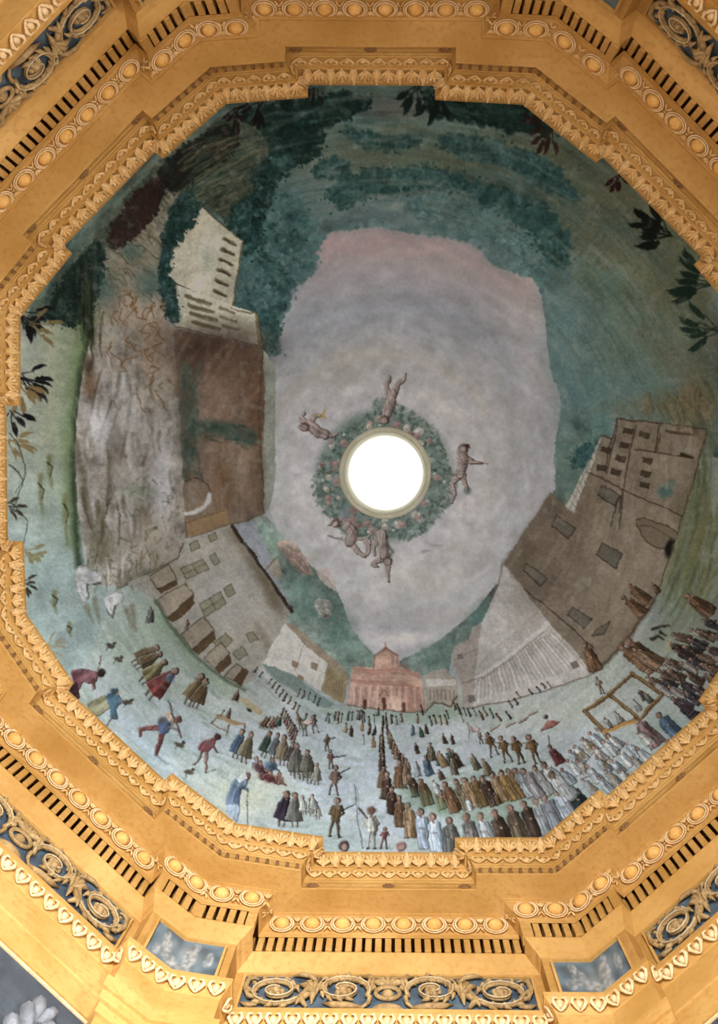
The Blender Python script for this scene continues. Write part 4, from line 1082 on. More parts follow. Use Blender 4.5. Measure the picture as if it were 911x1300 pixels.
# ---- brick church
ch = new_id('painted_church', 'brick red two storey church facade at the end of the square')
CH = [(440, 895), (444, 862), (447, 848), (462, 846), (474, 848), (475, 833), (482, 829), (489, 822), (497, 828), (505, 832), (507, 846), (520, 851), (534, 854), (537, 870), (540, 903), (510, 902), (480, 900), (458, 897)]
poly(CH, (182, 142, 122), tex=.25, pid=ch)
poly([(444, 862), (475, 864), (508, 866), (537, 872), (537, 876), (508, 871), (475, 869), (444, 867)], (168, 114, 100), .7)
poly([(447, 848), (474, 850), (506, 848), (534, 856), (534, 861), (506, 854), (474, 856), (446, 853)], (172, 116, 102), .7)
for x in (449, 457, 468, 478, 497, 507, 515, 526, 535): stroke([(x, 872), (x-1 if x < 480 else x+1, 899)], 2.4, (206, 176, 164), .75, 2.6, .8)
for x in (478, 484, 495, 501): stroke([(x, 834), (x, 848)], 1.4, (204, 168, 154), .7)
for x, y, h_ in ((487, 888, 12), (463, 890, 10), (512, 894, 9)): stroke([(x, y), (x, y+h_-2)], 5, (92, 58, 48), .9, 5, .8)
stroke(smooth([(481, 884), (487, 876), (494, 884)], 4, False), 1.2, (130, 78, 66), .9); stroke([(489, 816), (489, 824)], 2.2, (168, 132, 112), .8); stroke([(474, 833), (489, 823), (505, 832)], 1.6, (134, 78, 66), .8); stroke([(475, 834), (474, 850)], 1.2, (140, 84, 70), .8)
stroke([(506, 846), (514, 843), (520, 852)], 3, (150, 110, 96), .8)
stroke([(440, 896), (470, 899), (510, 903), (540, 904)], 1.6, (104, 78, 62), .8)
i = new_id('painted_house', 'low arcaded house right of the brick church')
poly([(538, 858), (550, 851), (566, 849), (580, 862), (582, 895), (572, 898), (548, 893), (541, 902), (539, 874)], (160, 148, 134), tex=.12, pid=i)
poly([(541, 862), (578, 862), (580, 870), (541, 872)], (196, 190, 182), .8); 
for k in range(7): stroke([(546+5*k, 876), (546+5*k, 888)], 1.6, (122, 92, 76), .6)
stroke([(541, 902), (550, 892), (572, 896), (580, 884)], 2.4, (84, 70, 50), .7)

for x in (452, 463, 472, 483, 491, 503, 511, 521, 530): stroke([(x, 874), (x, 884)], 1.2, (150, 96, 84), .6, 1, .6)
for y in (852, 858, 866, 870): stroke([(446, y), (475, y+1), (507, y+1), (535, y+6)], .8, (206, 160, 144), .55, .8, .5)
stroke([(447, 847), (447, 842)], 1.2, (150, 104, 88), .8); stroke([(534, 853), (534, 848)], 1.2, (150, 104, 88), .8); stroke([(462, 846), (462, 841)], 1, (150, 104, 88), .8)
poly([(507, 872), (538, 876), (540, 903), (510, 902)], (150, 98, 84), .25); poly([(440, 895), (444, 866), (450, 866), (448, 897)], (212, 178, 164), .4)

# ---- long white palace
wp = new_id('painted_palace', 'long white palace with fan of tall windows')
WP = [(639, 715), (668, 752), (690, 782), (722, 818), (753, 854), (718, 868), (680, 879), (640, 890), (588, 901), (584, 866), (572, 838), (576, 822), (594, 812), (600, 796), (612, 790), (622, 768), (634, 740)]
poly(WP, (184, 176, 170), tex=.08, pid=wp)
poly([(572, 838), (576, 822), (594, 812), (600, 796), (612, 790), (606, 830), (602, 870), (600, 898), (588, 901), (584, 866)], (158, 144, 134), .85, tex=.1)
for k in range(26):
    f = k/25; a = np.array((612 + 20*f, 800 - 70*f)); b = np.array((604 + 146*f, 896 - 42*f))
    m_ = a*.52 + b*.48
    stroke([a*.62+b*.38+(4, 0), m_], 1.3, (140, 128, 122), .40, 1, .9); stroke([m_*.8+b*.2, m_*.15+b*.85], 2.2, (138, 124, 120), .45, 1.4, 1)
    if k % 3 == 0: stroke([m_*.8+b*.2+(2, 0), m_*.1+b*.9+(2, 0)], 2.2, (214, 208, 204), .6, 2, .9)
stroke([(604, 862), (650, 830), (696, 790)], 4, (206, 200, 196), .8, 5, 1); stroke([(606, 866), (652, 834), (698, 794)], 1.4, (132, 116, 108), .6)
for Q in (((594, 884), (603, 882), (604, 891), (596, 893)), ((724, 842), (732, 838), (737, 846), (728, 850)), ((580, 830), (588, 828), (588, 836), (580, 838))): poly(Q, (116, 104, 98), .9)
stroke([(586, 868), (614, 860)], 1.5, (124, 106, 98), .7); stroke([(576, 838), (604, 824)], 1.5, (124, 106, 98), .7)
stroke([(588, 901), (640, 891), (690, 878), (753, 855)], 2, (112, 92, 72), .7)
stroke([(639, 715), (632, 742), (620, 770)], 2, (120, 104, 92), .7)

# ---- big brown palace on the right
qp = new_id('painted_palace', 'big umber palace on the right with dark shuttered windows')
QP = [(698, 626), (719, 645), (728, 652), (746, 599), (762, 566), (764, 553), (775, 556), (778, 545), (784, 531), (830, 535), (872, 541), (896, 548), (890, 576), (882, 610), (868, 650), (850, 706), (830, 762), (800, 806), (770, 840), (753, 854), (722, 818), (690, 782), (668, 752), (639, 715), (664, 676)]
poly(QP, (138, 122, 104), tex=.10, pid=qp)
poly([(698, 626), (728, 652), (700, 700), (664, 748), (639, 715), (664, 676)], (112, 96, 80), .75, soft=3)
for x, y, rx, ry, c, a in ((690, 740, 24, 40, (110, 94, 78), .6), (790, 720, 40, 40, (156, 140, 122), .6), (720, 700, 30, 20, (128, 108, 90), .6), (800, 660, 30, 30, (148, 132, 114), .6), (760, 780, 30, 40, (142, 126, 108), .5), (740, 640, 14, 30, (118, 102, 84), .6), (850, 600, 24, 26, (152, 136, 118), .6), (862, 560, 24, 10, (150, 138, 122), .7), (830, 690, 20, 30, (160, 142, 124), .5)): blob(x, y, rx, ry, c, a, .6, .8)
arcs(QP, [(122, 104, 86), (160, 144, 126), (108, 90, 72)], 180, 40, 4, 230, .22)
i = new_id('painted_stair', 'pale brick stair beside the umber palace')
ST = [(762, 554), (758, 572), (728, 652), (718, 644), (742, 596)]
poly([(764, 553), (760, 568), (727, 652), (717, 643), (744, 590)], (176, 170, 158), pid=i)
for k in range(12): f = k/11; a = np.array((764, 553))*(1-f)+np.array((717, 643))*f; b = np.array((760, 570))*(1-f)+np.array((727, 652))*f; stroke([a, b+(2, 0)], 1, (108, 96, 84), .6)
stroke([(754, 570), (722, 648)], 1, (112, 100, 88), .6)
def shut(P, c=(112, 104, 92)):
    i = new_id('painted_window', None, qp); poly(P, c, pid=i); P = [np.array(p, float) for p in P]; stroke([P[-1], P[0], P[1]], 1.4, (78, 64, 52), .8); stroke([P[1], P[2], P[3]], 1.6, (70, 58, 48), .8)
for P in (((706, 654), (729, 670), (721, 684), (701, 668)), ((764, 690), (789, 703), (781, 722), (757, 705)), ((668, 714), (694, 734), (686, 744), (664, 724)), ((727, 770), (751, 787), (742, 798), (720, 780)), ((764, 616), (788, 630), (782, 643), (758, 628)), ((756, 800), (774, 790), (766, 806), (752, 808))): shut(P)
for q in ((797, 546), (793, 565), (788, 582), (782, 599), (818, 551), (823, 585), (820, 601), (818, 615), (764, 594), (770, 571)):
    shut([(q[0]-6, q[1]-4), (q[0]+6, q[1]-1), (q[0]+4, q[1]+5), (q[0]-7, q[1]+2)], (84, 70, 56))
for pts in ([(784, 531), (896, 545)], [(784, 531), (770, 602)], [(806, 540), (790, 622), (786, 650)], [(806, 570), (838, 575), (880, 582)], [(836, 540), (832, 574)], [(746, 599), (790, 622), (830, 640), (866, 654)], [(896, 548), (886, 590), (868, 650), (850, 706), (832, 758)], [(764, 553), (775, 557), (784, 531)], [(775, 557), (768, 600)], [(786, 630), (775, 668)], [(790, 632), (786, 672)], [(666, 748), (720, 792), (753, 822)]):
    stroke(pts, 1.9, (72, 58, 46), .8, 1.6, .8)
stroke([(845, 548), (880, 552)], 4, (64, 52, 42), .7, 2, 1.2); stroke([(838, 552), (834, 572)], 1.6, (80, 64, 50), .8); stroke([(865, 577), (880, 581)], 5, (48, 40, 32), .8, 2, 1.2)
i = new_id('painted_arch', 'dark doorway arch in the umber palace', qp); P_ = smooth([(808, 660), (830, 662), (858, 676), (852, 692), (836, 696), (818, 684)], 4); poly(P_, (126, 110, 92), pid=i); stroke(list(P_), 1.6, (84, 66, 50), .8); stroke([(812, 668), (826, 668), (850, 682)], 1.3, (84, 66, 50), .7)
blob(849, 696, 6, 12, (28, 28, 28), .9, .25, .3); blob(844, 624, 9, 8, (78, 116, 112), .85, 0, .4); blob(852, 612, 5, 5, (98, 124, 104), .7); stroke([(846, 590), (846, 620)], 1.5, (176, 164, 132), .5)
foliage([(726, 580), (744, 564), (750, 572), (738, 590), (728, 592)], MD, 30, 4, 231, new_id('painted_shrub', 'dark green bush on top of the pale stair'), True, .6)
stroke([(830, 762), (800, 806), (770, 840), (753, 854)], 5, (76, 60, 44), .7, 4, 2)
arcs([(870, 640), (905, 570), (911, 760), (860, 780), (840, 740)], [(92, 100, 62), (120, 116, 76), (80, 88, 58), (132, 126, 90)], 120, 50, 4, 232, .45)
arcs([(800, 520), (905, 490), (905, 560), (870, 545)], [(146, 122, 86), (98, 82, 54), (120, 110, 76)], 90, 22, 2.5, 233, .6)

# ---- wreath round the oculus
rs = np.random.default_rng(77)
wr = new_id('painted_wreath', 'flower and leaf wreath painted round the oculus')
for a_ in np.linspace(0, 2*math.pi, 70):
    for rr_, al_ in ((58, .8), (68, .75), (77, .55)):
        blob(MIDX + rr_*math.cos(a_), MIDY + 2 + rr_*math.sin(a_), 9, 9, (112, 128, 120), al_*.6, 0, .7, wr)
for k in range(1500):
    a = rs.uniform(0, 2*math.pi); deg = math.degrees(a) % 360
    outer = 88 + 5*math.sin(3*a) + 3*math.sin(7*a) - (12 if 200 < deg < 260 else 0)
    r = 52 + (outer - 52) * math.sqrt(rs.uniform(0, 1)); x, y = MIDX + r*math.cos(a), MIDY + 2 + r*math.sin(a)
    c = np.array([(106, 124, 114), (124, 140, 132), (82, 102, 92), (136, 148, 142), (92, 108, 90)][rs.integers(0, 5)]) * rs.uniform(.85, 1.1)
    fade = 1 - .55 * ((r - 52) / 44) ** 2
    blob(x, y, rs.uniform(1.5, 4.2), rs.uniform(1, 2.4), c, .8 * fade, rs.uniform(0, 3), .4, wr)
for k in range(90):
    a = rs.uniform(0, 2*math.pi); r = rs.uniform(60, 80); x, y = MIDX + r*math.cos(a), MIDY + r*math.sin(a)
    c = [(168, 136, 126), (160, 126, 120), (182, 172, 166), (184, 164, 150), (146, 108, 104)][rs.integers(0, 5)]
    if k < 46:
        i = new_id('painted_flower', None, wr); R = rs.uniform(3.0, 5.6); blob(x, y, R, R*.9, c, .9, 0, .3, i); blob(x-.8, y-.8, R*.5, R*.4, np.array(c)*1.14, .7, 0, .4); blob(x+1, y+1, R*.5, R*.4, np.array(c)*.76, .5, 0, .5)
    elif k < 60: blob(x, y, 1.8, 1.6, (196, 196, 192), .8)
FL = (170, 150, 142); FD = (104, 82, 76)
def putto(label, torso, limbs, head, wings=()):
    i = new_id('painted_putto', label)
    for wg in wings: stroke(smooth(wg, 4, False), 5, (176, 164, 154), .85, 2, 1, i); stroke(smooth(wg, 4, False), 1, (92, 76, 70), .6, .6, .7)
    for L in limbs: stroke(smooth(L, 4, False), 8.6, FD, .75, 3.8, .9, i); stroke(smooth(np.array(L)-(.7, .5), 4, False), 6.4, FL, .9, 2.4, 1.0, i)
    stroke(smooth(torso, 4, False), 14, FD, .75, 13, 1.0, i); stroke(smooth(np.array(torso)-(1.0, .6), 4, False), 11, FL, .9, 9.5, 1.2, i); blob(*(np.array(torso[1])+(2.5, 1.5)), 3.5, 5, FD, .5, 0, .7)
    stroke(smooth(np.array(torso)+(3, 1), 4, False), 2.4, FD, .45, 1.4, 1.3)
    blob(head[0], head[1], 6, 5.6, (92, 66, 58), .95, 0, .25, i); blob(head[0]-1, head[1]+1, 4, 4, FL, .9, 0, .35, i)
putto('putto diving head first above the oculus with raised legs', [(497, 500), (495, 512), (491, 524)], [[(500, 502), (505, 488), (513, 482), (515, 475)], [(492, 498), (490, 488), (495, 482), (495, 478)], [(490, 526), (484, 536)]], (488, 533))
putto('putto blowing a golden trumpet at the left of the oculus', [(392, 540), (402, 547), (412, 551)], [[(410, 549), (420, 553), (428, 552)], [(388, 538), (382, 530), (386, 524)], [(394, 534), (400, 528), (406, 528)]], (386, 542))
poly([(398, 527), (408, 526), (413, 518), (413, 532), (408, 530)], (180, 150, 84), .9)
putto('putto stepping right beside the oculus with outstretched arm', [(587, 574), (588, 588), (584, 602)], [[(590, 580), (600, 586), (612, 588)], [(584, 604), (574, 614), (577, 626), (574, 638)], [(588, 604), (590, 614), (594, 622)]], (588, 570), ())
blob(593, 623, 5, 5, (104, 116, 108), .8); stroke([(600, 584), (618, 588)], 2, (128, 96, 90), .8); blob(594, 567, 3, 2.5, (70, 50, 44), .9)
putto('winged putto crouching below left of the oculus', [(440, 668), (448, 678), (444, 688)], [[(446, 690), (456, 702), (463, 706)], [(466, 688), (466, 700), (462, 706)], [(430, 664), (422, 660), (418, 666)]], (426, 664), ([(440, 684), (428, 684), (416, 679)], [(448, 684), (462, 684), (474, 676)]))
putto('putto tumbling below the oculus with one leg hanging down', [(484, 678), (486, 692), (488, 704)], [[(480, 682), (474, 694), (476, 704)], [(488, 706), (492, 720), (494, 738)], [(484, 710), (474, 716), (480, 720)]], (492, 712))
stroke([(490, 690), (498, 700), (494, 708)], 5, (84, 96, 88), .7, 3, 1.2)
blob(436, 650, 7, 9, (120, 134, 142), .7); blob(540, 700, 6, 2, (140, 126, 130), .5); blob(555, 692, 8, 2, (150, 136, 140), .5)
# ---- figures: feet point away from the oculus, heads towards it
SKIN = (158, 122, 104); HAIR = (62, 44, 36)
BROWN = (112, 82, 58); DKBR = (78, 58, 46); TAN = (142, 112, 80); GREY = (142, 144, 146); PALE_B = (160, 168, 178); BLUEC = (84, 104, 124); MAROON = (116, 62, 62); OLIVE = (112, 102, 78); BLACKC = (58, 48, 52); GREENC = (66, 84, 68); WHITEC = (188, 186, 180)
FIG_N = 0
def axes_at(x, y, lean=0.0):
    d = np.array([MIDX - x, MIDY + 40 - y]); d /= np.hypot(*d)
    c, s = math.cos(lean), math.sin(lean)
    d = np.array([d[0]*c - d[1]*s, d[0]*s + d[1]*c])
    return d, np.array([-d[1], d[0]]) if True else None
def fig(foot, h, col, kind='robe', head=None, arms=0, gun=None, label=None, name='painted_figure', hood=None, shadow=True):
    """one painted person. foot: where it stands, h: height; head: optional head position that sets the lean"""
    global FIG_N
    FIG_N += 1
    rs = np.random.default_rng(1000 + FIG_N)
    f = np.array(foot, float)
    if head is not None:
        hd = np.array(head, float); h = np.hypot(*(hd - f)) * 1.08; up = (hd - f) / np.hypot(*(hd - f))
    else:
        up, _ = axes_at(*f)
    r = np.array([-up[1], up[0]]); 
    if r[0] < 0: r = -r
    P = lambda a, b: f + r*(a*h) + up*(b*h)
    i = new_id(name, label)
    col = np.array(col, float) * rs.uniform(.92, 1.08); dk = col*.58; lt = np.minimum(col*1.28, 215)
    if shadow: stroke([P(.02, .0), P(.42, .02)], h*.07, (112, 118, 108), .55, h*.02, h*.04+.5)
    if kind == 'robe':
        body = [P(-.22, .02), P(-.19, .45), P(-.15, .76), P(-.05, .86), P(.06, .86), P(.15, .76), P(.20, .45), P(.25, .0), P(.02, -.03)]
        poly(body, col, tex=.12, pid=i)
        if h > 14:
            poly([P(.04, 0), P(.05, .8), P(.15, .76), P(.20, .45), P(.25, .0)], dk, .6); stroke([P(-.22, .02), P(-.19, .45), P(-.15, .76)], .9, dk*.7, .6, .7, .6); stroke([P(.26, .0), P(.21, .45), P(.16, .76)], 1.2, dk*.5, .7, .8, .7)
            stroke([P(-.10, .06), P(-.08, .7)], h*.05, lt, .55, h*.03, .8)
            stroke([P(.0, .02), P(.01, .5)], max(.8, h*.025), dk*.8, .6, .6, .6); stroke([P(.10, .04), P(.07, .5)], max(.8, h*.025), dk*.7, .6, .6, .6)
            stroke([P(-.12, .74), P(-.15, .55), P(.02, .50)], h*.085, col*.82, .9, h*.06, .7, i); blob(*P(.02, .51), h*.035, h*.03, SKIN, .9)
            stroke([P(-.13, .02), P(-.12, .5)], .9, dk*.7, .5, .7, .6)
    elif kind == 'cloak':
        for s in (-.07, .08): stroke([P(s, .32), P(s+.02, .0)], h*.07, (96, 76, 66), .95, h*.05, .7, i)
        body = [P(-.26, .20), P(-.20, .55), P(-.10, .84), P(.08, .86), P(.19, .58), P(.27, .18), P(.05, .15)]
        poly(body, col, tex=.12, pid=i); poly([P(.04, .16), P(.05, .84), P(.19, .58), P(.27, .18)], dk, .55)
        for s in (-.16, -.06, .05, .15): stroke([P(s*.5, .78), P(s*1.3, .20)], max(.8, h*.03), dk if s > -.1 else lt, .45, .7, .7)
    elif kind == 'man':
        sp = rs.uniform(.08, .15)
        for s in (-1, 1): stroke([P(s*.04, .46), P(s*sp*.8, .24), P(s*sp, .0)], h*.10, col*.8 if s < 0 else dk, .95, h*.055, .6, i); stroke([P(s*sp, .0), P(s*sp+.06, .0)], h*.05, (52, 42, 36), .9, h*.03, .6, i)
        poly([P(-.11, .42), P(-.13, .66), P(-.10, .82), P(.10, .82), P(.13, .66), P(.12, .42)], col, tex=.12, pid=i)
        poly([P(.02, .42), P(.03, .8), P(.10, .82), P(.12, .42)], dk, .5); stroke([P(-.07, .46), P(-.06, .78)], h*.04, lt, .5, h*.03, .7)
        stroke([P(-.11, .78), P(-.18, .60), P(-.05, .52)], h*.07, col*.9, .95, h*.05, .6, i); stroke([P(.10, .78), P(.19, .62), P(.10 + .1*arms, .54)], h*.07, dk, .95, h*.05, .6, i)
    elif kind == 'dab':
        stroke([P(0, .02), P(rs.normal(0, .05), .7)], h*rs.uniform(.22, .34), col, .85, h*.16, .8, i); stroke([P(.07, .05), P(.06, .6)], h*.12, dk, .6, h*.08, .8)
    if kind != 'dab':
        c = P(0, .93); R = max(1.2, h*.085)
        stroke([P(0, .80), P(0, .9)], h*.07, np.array(SKIN)*.8, .9, h*.06, .6, i)
        blob(*c, R*1.12, R*1.15, hood if hood is not None else HAIR, .97, 0, .2, i)
        if h > 13: blob(*(c - up*R*.15 - r*R*.2), R*.74, R*.82, SKIN, .95, 0, .25)
        if h > 26:
            for s in (-1, 1): blob(*(c - r*R*.2 + r*s*R*.3 + up*R*.05), R*.13, R*.11, (50, 36, 30), .9)
            stroke([c - r*R*.4 - up*R*.5, c + r*R*.1 - up*R*.5], R*.14, (110, 62, 54), .8)
    else: blob(*P(0, .86), max(1, h*.13), max(1, h*.13), HAIR, .95, 0, .25, i)
    if gun is not None:
        a, b = gun; stroke([a, b], 1.8, (58, 46, 40), .95, 1.1, .6, i)
    return i

# far, tiny walkers on the square
rs = np.random.default_rng(33)
tiny = [(414,916),(417,918),(428,917),(432,916),(441,914),(446,914),(437,930),(444,934),(452,912),(455,913),(458,912),(460,914),(462,916),(479,908),(468,920),(474,918),(458,927),(468,932),(475,934),(460,945),(474,948),(498,918),(504,920),(510,916),(486,920),(490,916),(548,921),(553,918),(560,919),(567,918),(525,933),(536,937),(542,932),(569,912),(536,906),(530,917),
        (585,908),(591,908),(597,909),(604,908),(612,912),(618,908),(627,910),(635,915),(647,912),(650,897),(657,894),(660,886),(676,882),(686,878),(692,874),(700,872),(578,900),(583,903),(587,916),(565,944),(575,944),(529,957),(545,966),(558,972),
        (340,868),(345,873),(350,878),(355,884),(360,889),(366,893),(372,900),(378,884),(384,886),(391,888),(397,891),(403,894),(328,858),(322,852),(376,905),(386,916),(396,918),(424,914),(428,914)]
for k, (x, y) in enumerate(tiny):
    fig((x, y), 8.5 + (y - 860) * .055, [BROWN, DKBR, TAN, GREY, BLACKC, GREENC, BLUEC][rs.integers(0, 7)], 'dab' if y < 925 else 'robe')
# two files of friars winding out of the church
for k in range(11):
    f = k/10; fig((486.5 - 2.5*math.sin(f*2.4), 918 + 62*f), 10 + 9*f, [BROWN, DKBR, OLIVE][k % 3], 'dab' if k < 4 else 'robe')
for k in range(11):
    f = k/10; fig((490 + 24*f*f + 3*f, 918 + 66*f), 10 + 11*f, [BROWN, TAN, DKBR][k % 3], 'dab' if k < 4 else 'robe')
for ft, hd, c in (((484,1000),(487,975),BROWN),((490,1016),(491,984),DKBR),((497,1033),(497,1002),DKBR),((509,1050),(506,1014),BROWN),((523,1064),(517,1023),TAN),((507,1001),(506,968),BROWN),((517,996),(514,972),TAN),((529,1012),(520,984),DKBR),((543,1023),(534,991),BROWN),((564,1027),(554,999),BROWN),((577,1026),(565,997),DKBR)):
    fig(ft, 30, c, 'robe', hd)
for ft, hd, c in (((531,985),(528,969),GREY),((546,984),(539,961),BLUEC),((548,966),(545,946),OLIVE),((565,974),(556,955),TAN),((575,972),(568,951),GREENC),((583,975),(573,953),DKBR),((556,1008),(549,992),WHITEC),((562,990),(557,978),BROWN)): fig(ft, 20, c, 'robe', hd)
for ft, hd in (((543,1077),(533,1031)),((557,1082),(549,1037))): fig(ft, 48, (158, 168, 182), 'robe', hd, label=None)
fig((574,1088),48,(104,104,98),'robe',(570,1042))
# front rank on the right
for a_, b_ in (((520, 1020), (590, 1036)), ((560, 1026), (640, 1022)), ((640, 1020), (700, 1000)), ((600, 1040), (680, 1030)), ((510, 1004), (580, 1024))): stroke([a_, b_], 12, (104, 128, 98), .5, 8, 5)
for hd, c in (((591,1037),(128,124,118)),((610,1036),(150,152,154)),((628,1032),DKBR),((646,1027),(96,82,64)),((664,1021),(70,56,46)),((679,1017),GREY),((690,1012),(128,132,138)),((706,1006),PALE_B),((722,999),(56,64,66))):
    up, _ = axes_at(*hd); ft = np.array(hd) - up*46; fig(ft, 46, c, 'robe', hd, hood=(92, 66, 54))
for hd, c in (((564,996),BROWN),((579,993),OLIVE),((589,990),TAN),((600,989),(104,82,48)),((612,988),DKBR),((624,983),TAN),((635,982),(124,94,52)),((645,979),(132,100,60)),((654,978),GREY),((664,979),(136,128,130)),((678,976),(122,122,118)),((690,972),(164,164,160)),((700,984),(176,176,172))):
    up, _ = axes_at(*hd); up = up*.96 + np.array([-.22, 0]); ft = np.array(hd) - up*37; fig(ft, 37, c, 'robe', hd)
fig((634,1022),16,(120,88,52)); fig((598,1030),20,(168,170,170),'robe',(592,1014)); fig((626,1024), 10, (128, 84, 50), 'dab')
for ft, hd in (((628,959),(619,932)),((645,967),(635,937)),((662,969),(652,937)),((683,969),(670,936)),((611,943),(609,930))): fig(ft, 28, (112, 82, 50), 'man', hd)
stroke([(622, 942), (640, 944), (656, 944), (672, 943)], 1.3, (92, 72, 46), .8)
i = new_id('painted_horse', 'pale painted horse led across the square'); blob(601, 925, 8, 3.6, (176, 156, 146), .9, .1, .3, i); stroke([(595, 926), (595, 936)], 1.6, (150, 128, 118), .9, 1, .6, i); stroke([(606, 927), (608, 937)], 1.6, (150, 128, 118), .9, 1, .6, i); stroke([(595, 923), (592, 917)], 3, (168, 146, 136), .9, 2, .6, i)
for x, y in ((578,984),(605,978),(620,984)): fig((x, y), 22, [TAN, BROWN, OLIVE][x % 3], 'robe')
fig((712,970),26,MAROON,'robe',(697,948), label='maroon robed rider with a staff among pale monks'); stroke([(696, 934), (698, 950)], 1.5, (92, 64, 54), .9)
i = new_id('painted_figure', 'seated figure in a spreading red cloak'); poly([(684, 929), (695, 914), (712, 916), (700, 924)], (150, 92, 82), tex=.1, pid=i); blob(693, 910, 2.6, 2.8, HAIR, .9, 0, .3, i)
for x, y in ((628, 924), (648, 920), (664, 914), (676, 906)): i = new_id('painted_figure', None); stroke([(x-5, y+2), (x+6, y-3)], 5, [(150, 126, 112), (96, 92, 92)][x % 2], .85, 2, .9, i)
# white monks, half lengths behind the rail
heads = [(728,948),(723,954),(738,938),(748,931),(758,926),(765,942),(733,967),(785,956),(795,945),(760,988),(769,980),(786,979),(740,990),(752,950),(772,934),(775,966),(745,974),(757,963),(720,966),(713,978),(802,962),(808,950)]
for k, hd in enumerate(sorted(heads, key=lambda q: q[1])):
    up, _ = axes_at(*hd); up = up + np.array([-.1, 0]); up /= np.hypot(*up)
    ft = np.array(hd) - up*24; fig(ft, 25, [(168, 172, 174), (150, 158, 164), (182, 184, 182), (160, 152, 142)][k % 4], 'robe', hd, hood=(96, 62, 54), shadow=False)
    if k % 3 == 0: stroke([ft + up*8, ft + up*16 + (6, -2)], 6, (122, 98, 64), .7, 4, 1.2)
# crowd at the far right
heads2 = [(886,802),(875,813),(855,805),(898,823),(885,832),(876,837),(865,842),(900,847),(895,858),(881,873),(848,852),(843,837),(836,852),(831,868),(821,860),(842,845),(849,872),(863,843),(858,826),(868,822),(892,788),(904,806),(905,834),(872,856),(862,866),(890,844),(878,800),(838,862),(870,880),(850,818),(910,790),(916,820),(912,850),(922,836)]
for k, hd in enumerate(sorted(heads2, key=lambda q: q[0]+q[1])):
    up, _ = axes_at(*hd); ft = np.array(hd) - up*24; fig(ft, 26, [(124, 100, 82), (84, 70, 66), (158, 150, 142), (104, 84, 70), (70, 64, 70)][k % 5], 'robe', hd, shadow=False, hood=[HAIR, (112, 74, 62)][k % 2])
fig((862,936),40,BLUEC,'robe',(836,908),label='blue robed figure beside the wooden litter')
fig((884,912),32,(66,56,66),'robe',(862,896)); fig((878,902),30,(72,60,70),'robe',(853,886)); fig((862,950),26,MAROON,'robe',(843,940)); fig((836,946),40,(128,100,98),'robe',(808,914)); fig((826,944), 26, (176,170,162),'robe',(810,930))
stroke([(860, 850), (872, 892), (880, 912)], 1.6, (52, 46, 44), .9, 2.4, .7); stroke([(880, 842), (893, 876)], 1.3, (60, 50, 46), .8, 1.6, .7)
# brown friars by the umber palace
for ft, hd in (((822,765),(799,744)),((816,781),(792,759)),((836,752),(827,741)),((903,780),(872,757)),((832,850),(797,814)),((824,846),(789,822))): fig(ft, 30, (126, 94, 70), 'robe', hd, hood=(96, 66, 52))
fig((838,846), 30, (134,104,78),'robe',(805,826)); fig((756,852),24,(132,98,72),'robe',(743,819)); fig((764,880),22,(150,124,98),'man',(757,862))
for pts in ([(828, 800), (840, 796), (850, 795)], [(826, 812), (836, 808), (842, 812)], [(838, 803), (846, 806)]): stroke(pts, 4, (52, 44, 36), .85, 2, 1)
stroke([(850, 810), (844, 828)], 2.4, (176, 152, 96), .8)
# wooden litter
lt_ = new_id('painted_litter', 'large wooden litter frame carried by the crowd')
for a, b in (((773,881),(742,903)),((742,903),(767,928)),((767,928),(806,914)),((773,881),(812,913)),((773,881),(803,855)),((803,855),(840,882)),((840,882),(812,913))):
    stroke([a, b], 5.2, (96, 68, 40), .95, 4.6, .8, lt_); stroke([np.array(a)+(-.6, -1), np.array(b)+(-.6, -1)], 1.6, (168, 128, 76), .85, 1.4, .7)
stroke([(766, 929), (806, 916)], 5, (190, 138, 70), .85, 4, .9)
for hd, c in (((767,912),(176,170,164)),((780,905),(168,160,150)),((811,876),(84,72,64)),((804,890),(170,166,160)),((818,880),(104,110,96))): fig(np.array(hd)+(8, 13), 14, c, 'robe', hd, shadow=False)

# soldiers and the pole bearer on the entrance side
fig((415,953),20,(92,76,58),'man',(414,934),gun=((418,938),(426,937)))
fig((420,976),22,(122,86,74),'man',(419,954),gun=((423,961),(438,959)))
fig((423,1009),34,(120,94,82),'man',(426,975),gun=((428,984),(444,974)),label='soldier in pink shouldering a long gun')
fig((424,1062),44,(104,84,58),'man',(428,1017),gun=((432,1030),(450,1021)),label='soldier in brown aiming a musket near the lip')
fig((471,1077),46,(176,172,158),'man',(471,1029),label='pole bearer in a pale tunic and broad hat'); blob(471, 1028, 6.5, 4, (104, 70, 56), .9, 0, .3)
stroke([(449, 996), (453, 1030), (461, 1077)], 1.2, (92, 84, 76), .9, 1.2, .6); stroke([(452, 998), (456, 1032)], .9, (110, 100, 92), .7); stroke([(466, 1038), (455, 1026)], 3, (70, 56, 48), .9, 2.2, .7); poly([(474, 1036), (480, 1046), (477, 1062), (473, 1060)], (84, 76, 60), .85)
fig((487,1077),25,MAROON,'man',(488,1052),label='child in dark red beside the pole bearer')
for x, y, c in ((435.6, 1074, (74, 48, 46)), (509, 1074, (140, 92, 84))): i = new_id('painted_figure', None); blob(x, y, 6.5, 6.5, c, .95, 0, .2, i); blob(x+.5, y+1, 3.4, 3.8, (168, 140, 130), .8, 0, .3); stroke([(x-9, y+14), (x+9, y+14)], 12, c, .9, 12, 1.5)
fig((400,930),20,(128,90,80),'man',(397,910)); fig((386,934),20,(122,112,84),'man',(385,916)); fig((381,926),20,TAN,'man',(379,908))
i = new_id('painted_horse', 'small pale horse beside the drilling soldiers'); blob(391, 917, 7, 3.4, (178, 150, 146), .9, -.1, .3, i)
